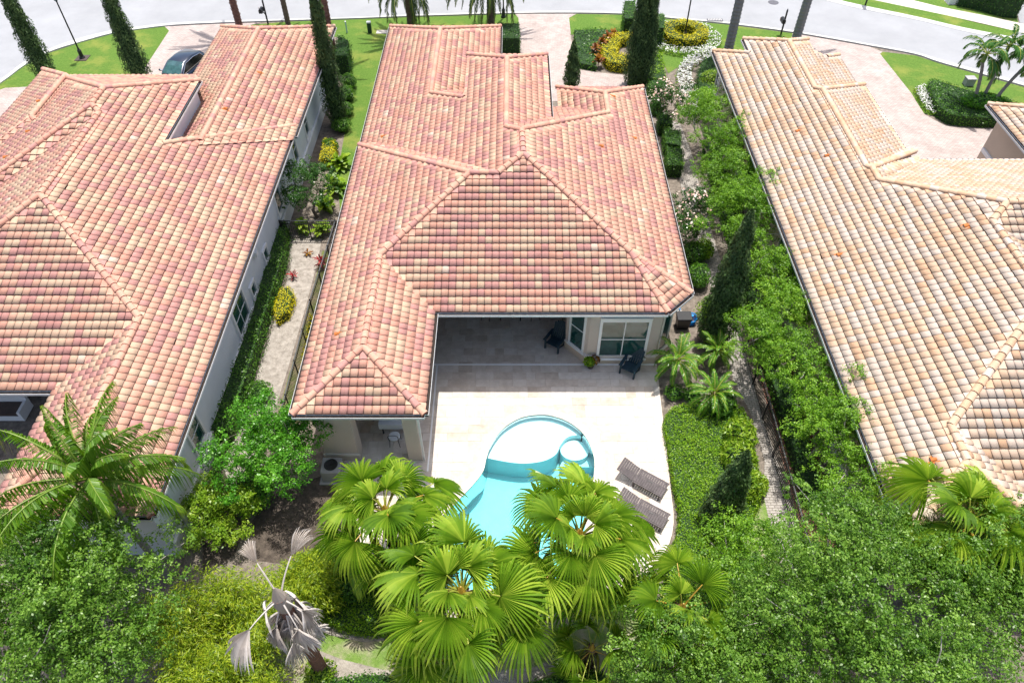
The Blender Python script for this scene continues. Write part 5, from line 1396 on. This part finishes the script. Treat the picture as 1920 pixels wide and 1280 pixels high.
ringbed('golden_hedge', 'golden ring hedge round the lamp post', lc, .8, 1.7, .85, L['yellow'], .09, 240, 151)
fb = [G2(*p) for p in [(1322,98),(1340,101),(1346,118),(1300,128),(1296,160),(1310,190),(1300,225),(1276,210),(1270,170),(1268,140),(1288,112)]]
hedge('flower_bed', 'curved bed of white flowers at the right house front corner', 'flower bed', arc_smooth(fb, 3), .3, L['bed'], .11, 130, seed=152, flowers=(L['flower'], 3600, .10), core=False)
hedge('hedge', 'dark curved hedge inside the white flower bed', 'hedge', arc_smooth([G2(*p) for p in [(1345,118),(1358,118),(1368,150),(1340,200),(1312,205),(1304,165),(1315,135)]], 3), .9, L['dark'], .1, 200, seed=153, rough=.1)
p = G(1332,150,.8); shrub('round_bush', 'olive green ball bush beside the right house front corner', 'bush', (p.x, p.y, .75), (.75,.75,.75), L['lime'], 1500, .09, seed=154)

# street palms
phl = feather_lib(L['phx'], 4.0, .46, 64, (60,40,20,5,-8,-20,-32,-44), M['petiole'], 6, arch=80, lw=.022, droop=.4, vshape=30)
PG = 'date palms on the front verge'
feather_palm('date_palm', 'date palm left of the garage ridge, fronds hanging into view', (*G2(773,64), 4.7), phl, 50, 61, M['palmbark'], .3, .28, group=PG)
feather_palm('date_palm', 'date palm right of the garage ridge, fronds hanging into view', (*G2(921,60), 4.7), phl, 50, 64, M['palmbark'], .3, .28, group=PG)
for i, (px, py, qx, r0, m, lab) in enumerate(((450,52,436,.26,'palmbark_red','shaggy palm trunk beside the left mailbox'),(541,48,528,.2,'palmbark','smooth slim palm trunk beyond the left house roof'),(627,112,614,.27,'palmbark_red','thick shaggy palm trunk right of the left house roof'))):
    b = G(px, py); feather_palm('street_palm', lab, (b.x, b.y, 11.5), phl, 26, 70+i, M[m], r0, r0*.85, group='palm trunks along the verge', boots=(i != 1))
adl = feather_lib(L['adon'], 1.75, .5, 40, (75,58,42,28,12,-4), M['petiole'], 8, arch=120, lw=.03, droop=.8)
rlib = feather_lib(L['coco'], 3.2, .6, 50, (70,50,30,10,-15,-35), M['petiole'], 9, arch=70, lw=.03, droop=.8)
for i, (px, py, lab) in enumerate(((1362,110,'royal palm trunk left of the right mailbox'),(1492,75,'royal palm trunk right of the right mailbox'))):
    b = G(px, py)
    feather_palm('royal_palm', lab, (b.x+.25*i, b.y, 11.0), rlib, 14, 80+i, M['greytrunk'], .33, .26, group='royal palms of the right house', shaft=1.4, base_xy=(b.x, b.y))
hz = G(1832,215)
for i, (dx, dy, hx, hy, h, lab) in enumerate(((-.55,.1,-1.0,.5,3.9,'left trunk of the three manila palms in the round hedge'),(0,.25,.25,.7,4.3,'middle trunk of the three manila palms in the round hedge'),(.55,0,2.0,.6,3.9,'right leaning trunk of the three manila palms in the round hedge'))):
    feather_palm('manila_palm', lab, (hz.x+hx, hz.y+hy, h), adl, 13, 90+i, M['greytrunk'], .12, .09, group='three manila palms', shaft=.6, base_xy=(hz.x+dx, hz.y+dy), scale=1.05)
hedge('hedge', 'curved clipped hedge round the three manila palms', 'hedge', arc_smooth([G2(*p) for p in [(1735,168),(1760,172),(1800,185),(1850,196),(1900,215),(1900,238),(1850,240),(1800,237),(1772,232),(1752,218),(1738,195)]], 3), .75, L['hedge'], .1, 220, seed=160)
p = hz; shrub('leafy_shrub', 'leafy undergrowth at the feet of the manila palms', 'shrub', (p.x, p.y, .9), (1.5,.8,.5), L['young'], 1500, .16, .4, seed=161)
hedge('flower_bed', 'strip of white flowers at the right driveway edge', 'flower bed', [G2(*p) for p in [(1712,170),(1730,168),(1738,190),(1752,218),(1735,214),(1720,192)]], .3, L['bed'], .11, 170, seed=162, flowers=(L['flower'], 700, .10), core=False)
hedge('hedge', 'tall clipped hedge across the street at the top right', 'hedge', [G2(*p) for p in [(1792,12),(1830,20),(1880,34),(1905,36),(1900,5),(1800,-25)]], 1.8, L['dark'], .13, 90, seed=163)
# ------------------------------------------------------------------ fences
M['rail'] = mat('sunlit_rail_metal', (.05,.055,.06), .35, .1, 4, spec=.7)
def fence(label, pts, h=1.3, step=2.0, group='black picket fences', sp=.115):
    a0 = Vector((*pts[0], 0)); root = empty('metal_fence', a0); tag(root, label, 'fence', group)
    pk = MB()
    for p, q in zip(pts[:-1], pts[1:]):
        p, q = Vector((*p, 0))-a0, Vector((*q, 0))-a0; Ln = (q-p).length; d = (q-p)/Ln; n = max(1, round(Ln/step))
        for i in range(n+1):
            c = p+d*(Ln*i/n); MB().box(c.x-.03,c.x+.03,c.y-.03,c.y+.03,0,h+.05).build('post', M['metal_black'], root)
        for z, w in ((h, .045), (h-.18, .03), (.15, .03)):
            m = MB(); m.beam(p+Vector((0,0,z)), q+Vector((0,0,z)), w, .035); m.build('rail', M['rail'] if z == h else M['metal_black'], root)
        k = int(Ln/sp)
        for i in range(k):
            c = p+d*(Ln*(i+.5)/k); pk.box(c.x-.009,c.x+.009,c.y-.009,c.y+.009,.06,h-.02)
    tag(pk.build('pickets', M['metal_black'], root), 'thin upright pickets', kind='stuff')
    return root
fence('black picket fence running along the left side yard', [(-9.2,29.8),(-9.42,24),(-9.4,16.6)], 1.25)
fence('black picket cross fence and gate between left and middle house', [(-12.1,29.85),(-9.2,29.85),(-7.5,29.85)], 1.25, 1.45)
fence('black picket fence along the right paver path', [(10.75,27.5),(10.62,20),(10.5,10.6)], 1.25)
fence('short black picket fence between middle house and right path', [(7.0,31.4),(9.2,31.4)], 1.3)

# ------------------------------------------------------------------ patio furniture
M['teal'] = mat('dark_teal_plastic', (.018,.045,.065), .5, .15, 5)
M['wicker'] = mat('grey_brown_slats', (.085,.072,.075), .7, .3, 6)
M['cloth'] = mat('white_cloth', (.62,.66,.70), .85, .05, 3)
M['cushion'] = mat('pale_cushion', (.58,.55,.50), .9, .08, 4)
M['clay'] = mat('dark_pot', (.07,.05,.045), .6, .2, 4)
M['bluep'] = mat('blue_plastic', (.01,.23,.62), .4, .15, 4)
M['greyp'] = mat('grey_concrete', (.33,.33,.34), .9, .1, 3)
def adirondack():
    r = empty('patio_chair')
    for i in range(5):
        x = -.22+.11*i; m = MB(); m.beam((x,-.02,.30), (x,.50,.37) if False else (x,.0,.30), .1,.02)
    for i in range(6):
        y = -.28+.105*i; m = MB(); m.box(-.27,.27,y,y+.085,.335-.022*i,.358-.022*i); m.build('seat_slat', M['teal'], r)
    for i in range(7):
        x = -.27+.09*i; t = 1-((i-3)/4.2)**2*.35; m = MB()
        m.hexa([(x-.038,.26,.26),(x+.038,.26,.26),(x+.038,.285,.26),(x-.038,.285,.26),(x-.042,.26+.34*t,.26+.72*t),(x+.042,.26+.34*t,.26+.72*t),(x+.042,.285+.34*t,.26+.72*t),(x-.042,.285+.34*t,.26+.72*t)]); m.build('back_slat', M['teal'], r)
    for s in (-1, 1):
        m = MB(); m.hexa([(s*.30-.07,-.36,.555),(s*.30+.07,-.36,.555),(s*.32+.045,.36,.545),(s*.32-.045,.36,.545),(s*.30-.07,-.36,.58),(s*.30+.07,-.36,.58),(s*.32+.045,.36,.57),(s*.32-.045,.36,.57)]); m.build('armrest', M['teal'], r)
        m = MB(); m.box(s*.30-.03,s*.30+.03,-.30,-.22,0,.555); m.build('leg', M['teal'], r)
        m = MB(); m.hexa([(s*.29-.02,.30,0),(s*.29+.02,.30,0),(s*.29+.02,.38,0),(s*.29-.02,.38,0),(s*.29-.02,-.28,.28),(s*.29+.02,-.28,.28),(s*.29+.02,-.28,.36),(s*.29-.02,-.28,.36)]); m.build('side_rail', M['teal'], r)
        m = MB(); m.box(s*.30-.025,s*.30+.025,.22,.29,0,.545); m.build('leg', M['teal'], r)
    m = MB(); m.box(-.33,.33,.40,.425,.50,.56); m.build('back_brace', M['teal'], r)
    return r
ad = adirondack(); CH = 'dark teal patio chairs'
tag(ad, 'dark teal slatted patio chair in the shade beside the bay', 'chair', CH); ad.location = (*G2(1040,650,ZD), ZD+.013); ad.rotation_euler.z = math.radians(-32); ad.scale = (1.12,1.12,1.12)
a2 = copy_tree(ad); tag(a2, 'dark teal slatted patio chair before the big bay window', 'chair', CH); a2.location = (*G2(1180,697,ZD), ZD+.013); a2.rotation_euler.z = math.radians(-32)

p = G(1107,688,ZD); pot = empty('flower_pot', (p.x, p.y, ZD)); tag(pot, 'potted plant with green and russet leaves before the bay', 'potted plant')
MB().lathe([(.13,.01),(.19,.26),(.21,.30),(.18,.30),(.17,.24)], 14).build('pot', M['clay'], pot, smooth=False)
rr = np.random.default_rng(8)
for nm, lm, k, off in (('foliage', L['bed'], 260, (-.08,-.05)), ('russet_leaves', L['croton'], 150, (.12,.05))):
    d = rdir(k, rr); d[:,2] = np.abs(d[:,2]); P = np.array([off[0], off[1], .38]) + d*np.array([.26,.24,.28]); V, Fq, rn = leaves(P, d, .12, .55, .6, rng=rr); obj(nm, np_mesh('pot_'+nm, V, Fq, lm, rn), pot)
MB().tube([(-.06,.04,.3),(-.08,.05,.95)], [.012,.006], 5).build('stem', M['petiole'], pot)

def lounger(label, foot, head):
    foot, head = Vector(foot), Vector(head); d = head-foot; r = empty('sun_lounger', (foot.x, foot.y, ZD), math.atan2(d.y, d.x)); tag(r, label, 'sun lounger', 'slatted sun loungers by the pool')
    W, Ln = .34, 2.0
    for s in (-1, 1): MB().box(0,Ln*.62,s*W-.025,s*W+.025,.27,.33).build('frame', M['wicker'], r)
    for i in range(13): MB().box(.02+.095*i,.105+.095*i,-W+.03,W-.03,.315,.34).build('seat_slat', M['wicker'], r)
    for i in range(8):
        a = math.radians(16); x = Ln*.63+.095*i*math.cos(a); z = .33+.095*i*math.sin(a); m = MB()
        m.hexa([(x,-W,z-.01),(x+.085*math.cos(a),-W,z-.01+.085*math.sin(a)),(x+.085*math.cos(a),W,z-.01+.085*math.sin(a)),(x,W,z-.01),(x,-W,z+.015),(x+.085*math.cos(a),-W,z+.015+.085*math.sin(a)),(x+.085*math.cos(a),W,z+.015+.085*math.sin(a)),(x,W,z+.015)]); m.build('back_slat', M['wicker'], r)
    for x in (.1, Ln*.6):
        for s in (-1, 1): MB().box(x-.03,x+.03,s*W-.03,s*W+.03,0,.27).build('leg', M['wicker'], r)
    MB().box(.55,.75,-.02,.02,.341,.352).build('strap', M['metal_black'], r)
    return r
lounger('sun lounger nearer the house at the deck edge', G(1248,920,.4), G(1172,876,.5))
lounger('sun lounger farther from the house at the deck edge', G(1250,978,.4), G(1175,935,.5))

def table(label, c, w, d, h, cloth=True):
    r = empty('patio_table', c); tag(r, label, 'table')
    MB().box(-w/2,w/2,-d/2,d/2,h-.03,h).build('table_top', M['greyp'], r)
    for sx in (-1,1):
        for sy in (-1,1): MB().box(sx*(w/2-.08)-.025,sx*(w/2-.08)+.025,sy*(d/2-.08)-.025,sy*(d/2-.08)+.025,0,h-.03).build('leg', M['metal_black'], r)
    return r
def tablecloth(label, c, w, d, h):
    m = MB(); m.box(-w/2-.02,w/2+.02,-d/2-.02,d/2+.02,h+.002,h+.01)
    for (x0,x1,y0,y1) in ((-w/2-.035,w/2+.035,-d/2-.035,-d/2-.022),(-w/2-.035,w/2+.035,d/2+.022,d/2+.035),(-w/2-.035,-w/2-.022,-d/2-.022,d/2+.022),(w/2+.022,w/2+.035,-d/2-.022,d/2+.022)): m.box(x0,x1,y0,y1,h-.28,h+.011)
    o = m.build('tablecloth', M['cloth'], None, c); tag(o, label, 'tablecloth')
def chair(label, c, rz, m='metal_black', seat='cushion', group='slim patio chairs'):
    r = empty('patio_chair', c, rz); tag(r, label, 'chair', group)
    MB().lathe([(.22,.45),(.235,.47),(.235,.50),(.2,.52)], 16).build('seat', M[seat], r)
    for sx in (-1,1):
        for sy in (-1,1): MB().tube([(sx*.21,sy*.21,0),(sx*.17,sy*.17,.46)], .014, 6).build('leg', M[m], r)
    MB().tube([(-.19,.19,.46),(-.2,.25,.8),(-.12,.28,.92),(.12,.28,.92),(.2,.25,.8),(.19,.19,.46)], .014, 6).build('back_frame', M[m], r)
    return r
zz = ZD+.014
c = G(957,600,.85); c.y += .75; table('small patio table at the back of the covered lanai', (c.x, c.y+.25, zz), 1.1, .8, .74); tablecloth('pale cloth on the lanai table', (c.x, c.y+.25, zz), 1.1, .8, .74)
chair('patio chair left of the lanai table', (c.x-1.15, c.y+.1, zz), 1.4); chair('patio chair right of the lanai table', (c.x+1.15, c.y+.1, zz), -1.4)
c = G(738,795,.8); table('table under the porch roof of the wing', (c.x, c.y+.35, zz), 1.15, .8, .74); tablecloth('white cloth over the wing porch table', (c.x, c.y+.35, zz), 1.15, .8, .74)
chair('grey seated stool before the white porch table', (c.x+.05, c.y-.45, zz), math.pi, 'metal_black', 'cloth')

def acunit(label, c):
    r = empty('pool_heater', c); tag(r, label, 'equipment')
    MB().box(-.5,.5,-.45,.45,0,.09).build('pad', M['greyp'], r)
    bevel(MB().box(-.38,.38,-.36,.36,.095,.78).build('case', M['greyp'], r), .03)
    MB().lathe([(.26,.785),(.27,.81),(.22,.815),(.21,.79)], 18).build('fan_ring', M['metal_black'], r)
    for k in range(4):
        a = k*math.pi/2; MB().beam((0,0,.80),(math.cos(a)*.24,math.sin(a)*.24,.80),.07,.012).build('fan_blade', M['metal_black'], r)
acunit('grey equipment box with round fan beside the porch column', (*G2(622,876,.6), .0))

c = G(1278,612); b = empty('storage_bin', (c.x, c.y, 0)); tag(b, 'black bin standing on the paving by the eave corner', 'bin')
bevel(MB().hexa([(-.26,-.22,0),(.26,-.22,0),(.26,.22,0),(-.26,.22,0),(-.32,-.28,.7),(.32,-.28,.7),(.32,.28,.7),(-.32,.28,.7)]).build('body', M['metal_black'], b), .02)
bevel(MB().box(-.35,.35,-.3,.3,.705,.76).build('lid', M['metal_black'], b), .02)
c = G(1290,606); b = empty('hose_coil', (c.x+.1, c.y, 0)); tag(b, 'bright blue coiled hose next to the black bin', 'hose')
m = MB()
for k in range(4): m2 = MB().tube([(math.cos(a)*(.2+.02*k), math.sin(a)*(.2+.02*k)*.8, .12+.09*k+.1*math.sin(a)) for a in np.linspace(0,6.3,18)], .03, 6).build('coil', M['bluep'], b)
MB().lathe([(.12,0),(.1,.1),(.05,.5),(.08,.55)], 10).build('reel', M['bluep'], b)
c = G(1272,590); b = empty('white_bottle', (c.x, c.y, 0)); tag(b, 'small white jug behind the black bin', 'jug')
MB().lathe([(.1,0),(.11,.03),(.11,.26),(.04,.33),(.04,.37)], 12).build('body', M['white'], b); MB().lathe([(.045,.372),(.045,.40)], 10).build('cap', M['bluep'], b)

c = G(30,765,.4); b = empty('outdoor_sofa', (c.x-.5, c.y, 0)); tag(b, 'pale framed outdoor sofa under the left house lanai roof', 'sofa')
MB().box(-1.0,.9,-.4,.4,.05,.35).build('frame', M['white'], b); MB().box(-1.0,.9,.3,.42,.352,.8).build('back', M['white'], b); MB().box(.78,.9,-.4,.298,.352,.6).build('arm', M['white'], b)
MB().box(-.9,.77,-.38,.29,.353,.48).build('seat_cushion', M['clay'], b)

# ------------------------------------------------------------------ street furniture
def lamp(label, base, h=4.6, ring=True):
    r = empty('street_lamp', base); tag(r, label, 'street lamp', 'black street lamps')
    MB().lathe([(.2,0),(.2,.08),(.14,.16),(.13,.5),(.15,.56),(.08,.66),(.055,.8)], 12).build('base', M['metal_black'], r, smooth=False)
    MB().lathe([(.055,.78),(.045,h-.75),(.07,h-.72),(.03,h-.68)], 10).build('post', M['metal_black'], r)
    hd = MB().lathe([(.05,h-.68),(.13,h-.62),(.12,h-.6)], 8).build('lantern', M['metal_black'], r)
    for k in range(4):
        a = k*math.pi/2+.78; c, s = math.cos(a), math.sin(a)
        MB().beam((c*.12,s*.12,h-.6),(c*.19,s*.19,h-.2),.02,.02).build('lantern_bar', M['metal_black'], hd)
        c2, s2 = math.cos(a+math.pi/2), math.sin(a+math.pi/2)
        MB().poly([(c*.105,s*.105,h-.6),(c2*.105,s2*.105,h-.6),(c2*.175,s2*.175,h-.2),(c*.175,s*.175,h-.2)]).build('pane', M['glass_lit'], hd)
    MB().lathe([(.23,h-.2),(.22,h-.16),(.12,h-.02),(.03,h+.06),(.015,h+.2)], 8).build('lantern_roof', M['metal_black'], r)
    if ring: MB().box(-.42,.42,-.42,.42,0,.035).build('base_slab', M['clay'], r)
    return r
lamp('black street lamp on the left front lawn', (*G2(155,110), .022), 4.7)
lamp('black street lamp standing in the golden ring hedge', (*G2(1282,76), .02), 4.8, False)
lamp('black street lamp by the top of the middle driveway', (*G2(944,33), .02), 4.8, False)
def mailbox(label, base, rz=0.0):
    r = empty('mailbox', base, rz); tag(r, label, 'mailbox', 'black post mailboxes')
    MB().box(-.05,.05,-.05,.05,0,1.75).build('post', M['metal_black'], r)
    m = MB(); n = 8
    for y in (-.5,.06):
        for k in range(n+1):
            a = math.pi*k/n; m.v.append((math.cos(a)*.13-.2, y, 1.2+math.sin(a)*.12))
        m.v += [(-.33,y,1.0),(-.07,y,1.0)]
    q = n+3
    for k in range(n): m.f.append([k,k+1,q+k+1,q+k]); m.m.append(0)
    for i, j in ((n,n+1),(n+1,n+2),(n+2,0)): m.f.append([i,j,q+j,q+i]); m.m.append(0)
    m.f.append(list(range(q))); m.f.append([q+i for i in range(q)][::-1]); m.m += [0,0]
    m.build('box', M['metal_black'], r); MB().beam((-.2,0,.96),(0,0,.7),.05,.05).build('bracket', M['metal_black'], r)
    MB().lathe([(.07,1.752),(.03,1.82),(.045,1.86),(.0,1.9)], 8).build('finial', M['metal_black'], r); MB().box(-.4,-.385,-.1,-.06,1.1,1.3).build('flag', M['rust'], r)
    return r
mailbox('black mailbox beyond the left house roof', (*G2(503,46), .02)); mailbox('black mailbox between the royal palms', (*G2(1464,65), .02)); mailbox('black mailbox across the street at top right', (*G2(1622,11), .03))
c = G(694,62); b = empty('utility_pedestal', (c.x, c.y, .016)); tag(b, 'dark green utility pedestal with white cap on the front lawn', 'utility post')
MB().box(-.14,.14,-.12,.12,0,.75).build('body', mat('dark_green_paint', (.012,.05,.03), .5), b); MB().box(-.15,.15,-.13,.13,.752,.84).build('cap', M['white'], b)
o = MB().box(-.4,.4,-.28,.28,0,.03).build('valve_cover', M['walk'], None, (*G2(716,61), .018)); tag(o, 'pale concrete cover flush with the front lawn', 'utility cover')
c = G(651,62); b = empty('marker_pipe', (c.x, c.y, .016)); tag(b, 'thin pale pipe marker on the lawn right of the left house', 'pipe')
MB().tube([(0,0,0),(0,0,.8)], .05, 8).build('pipe', mat('pale_teal_pipe', (.35,.5,.5), .5), b); MB().lathe([(.06,.8),(.06,.86)], 8).build('cap', M['white'], b)
M['iron'] = mat('cast_iron', (.10,.10,.12), .7, .2, 8)
for px, py, lab in ((216,13,'round manhole cover at the top left of the street'),(1450,5,'round manhole cover beyond the royal palms')):
    c = G(px, py, .012); b = empty('manhole_cover', (c.x, c.y, .012)); tag(b, lab, 'manhole cover', 'manhole covers in the street')
    MB().lathe([(.42,0),(.42,.012)], 20).build('frame', M['iron'], b); MB().lathe([(.34,.0125),(.34,.018)], 20).build('lid', M['iron'], b)
c = G(1340,40); b = empty('storm_drain', (c.x, c.y, .09)); tag(b, 'dark storm drain grate in the kerb', 'drain')
MB().box(-.6,.6,-.2,.2,0,.02).build('frame', M['iron'], b)
for k in range(9): MB().box(-.52+.12*k,-.46+.12*k,-.16,.16,.021,.032).build('bar', M['kerb'], b)
c = G(1814,160); b = empty('utility_box', (c.x, c.y, .02)); tag(b, 'small grey utility box behind the manila palms', 'utility box')
bevel(MB().box(-.3,.3,-.25,.25,0,.5).build('body', M['greyp'], b), .03); MB().box(-.32,.32,-.27,.27,.505,.54).build('lid', M['greyp'], b)
c = G(1786,6); b = empty('utility_box', (c.x, c.y, .02)); tag(b, 'white utility box beside the hedge across the street', 'utility box')
bevel(MB().box(-.5,.5,-.4,.4,0,.8).build('body', M['white'], b), .04); MB().box(-.55,.55,-.45,.45,-.005,.04).build('pad', M['walk'], b)

# ------------------------------------------------------------------ car
def car(label, loc, rz):
    r = empty('parked_car', loc, rz); tag(r, label, 'car')
    m_, nt, bs = nodemat('midnight_blue_paint'); bs.inputs['Base Color'].default_value = (.006,.018,.045,1); bs.inputs['Metallic'].default_value = .35; bs.inputs['Roughness'].default_value = .3; bs.inputs['Coat Weight'].default_value = 1; bs.inputs['Coat Roughness'].default_value = .04
    gm = mat('car_glass', (.05,.12,.13), .04, .4, 3, spec=1.0); gd = mat('dark_car_glass', (.006,.008,.008), .06, .2, 3, spec=.8); chrome = mat('chrome', (.75,.76,.78), .15, .03, 3, metal=1.0)
    tyre = mat('tyre_rubber', (.015,.015,.016), .9); rim = mat('alloy', (.45,.46,.48), .3, .05, 4, metal=.9)
    # body: rings of points along the length, x forward
    st = [(-2.25,.62,.45,.78),(-2.18,.80,.34,.98),(-1.7,.91,.30,1.02),(-.8,.93,.28,1.0),(.3,.93,.28,.99),(1.0,.92,.28,.97),(1.6,.90,.30,.90),(2.05,.80,.34,.78),(2.28,.58,.42,.62)]
    m = MB(); nr = 10
    for x, w, z0, z1 in st:
        h = z1-z0
        for y, z in ((-w*.9,z0),(-w,z0+h*.3),(-w*1.0,z0+h*.6),(-w*.95,z0+h*.88),(-w*.82,z1),(w*.82,z1),(w*.95,z0+h*.88),(w*1.0,z0+h*.6),(w,z0+h*.3),(w*.9,z0)): m.v.append((x,y,z))
    for i in range(len(st)-1):
        for k in range(nr): a, b_ = i*nr+k, i*nr+(k+1)%nr; m.f.append([a, b_, b_+nr, a+nr]); m.m.append(0)
    m.f.append(list(range(nr))); m.f.append([(len(st)-1)*nr+k for k in range(nr)][::-1]); m.m += [0,0]
    body = m.build('body', m_, r, smooth=True)
    # cabin
    cs = [(-2.05,.70,1.02),(-1.55,.66,1.50),(-.6,.64,1.62),(.25,.65,1.58),(1.15,.76,.99)]
    c = MB()
    for x, w, z in cs:
        wb = .80 if x < .6 else .80; c.v += [(x,-wb,.97),(x,-w*1.02,max(.98,z-.06)),(x,-w*.8,z),(x,w*.8,z),(x,w*1.02,max(.98,z-.06)),(x,wb,.97)]
    for i in range(len(cs)-1):
        for k in range(5): a = i*6+k; c.f.append([a,a+1,a+7,a+6]); c.m.append(0)
    c.build('roof', m_, r, smooth=True)
    def quad(name, p, mt, parent=r, off=.012):
        n_ = (Vector(p[1])-Vector(p[0])).cross(Vector(p[2])-Vector(p[0])).normalized(); q = MB(); q.poly([Vector(x)+n_*off for x in p]); return q.build(name, mt, parent)
    quad('windscreen', [(1.12,-.70,1.02),(1.12,.70,1.02),(.30,.55,1.555),(.30,-.55,1.555)], gm, off=.02)
    quad('rear_window', [(-2.0,.62,1.07),(-2.0,-.62,1.07),(-1.58,-.54,1.47),(-1.58,.54,1.47)], gd, off=.02)
    for s in (-1,1):
        p = [(.98,s*.80,1.03),(.28,s*.672,1.49),(-.6,s*.665,1.535),(-1.35,s*.68,1.45),(-1.62,s*.79,1.08)]
        q = MB(); q.poly([(a,b_*1.018+s*.006,z) for a,b_,z in (p if s < 0 else p[::-1])]); w = q.build('side_window', gd, r)
        MB().tube([(a,b_*1.022+s*.01,z) for a,b_,z in p+[p[0]]], .016, 5).build('chrome_trim', chrome, w)
        mm = MB(); mm.lathe([(.02,-.09),(.1,-.05),(.11,.03),(.03,.09)], 8); o = mm.build('mirror', m_, r, (.85,s*1.03,1.06)); o.scale = (.7,1.2,.8)
        quad('headlight', [(2.12,s*.74,.62),(2.26,s*.46,.58),(2.2,s*.46,.72),(1.95,s*.78,.74)][::(1 if s > 0 else -1)], M['white'], body, .03)
        for x in (-1.38,1.42):
            t = MB().lathe([(.22,-.11),(.33,-.11),(.345,-.06),(.345,.06),(.33,.11),(.22,.11)], 20); wo = t.build('wheel', tyre, r, (x, s*.86, .345)); wo.rotation_euler.x = math.pi/2
            ri = MB().lathe([(.05,-.112),(.215,-.115),(.215,.115),(.05,.112)], 12).build('rim', rim, wo)
    quad('tail_light', [(-2.19,.5,.85),(-2.19,.78,.85),(-2.15,.78,.98),(-2.15,.5,.98)], M['rust'], body, .03)
    quad('tail_light', [(-2.19,-.78,.85),(-2.19,-.5,.85),(-2.15,-.5,.98),(-2.15,-.78,.98)], M['rust'], body, .03)
    return r
A_, B_ = G(322,141,1.0), G(353,96,1.6)
hd = math.atan2(A_.y-B_.y, A_.x-B_.x)
cc = Vector((A_.x, A_.y, 0)) - Vector((math.cos(hd), math.sin(hd), 0))*1.1
car('dark blue car parked on the left driveway', (cc.x, cc.y, .026), hd)
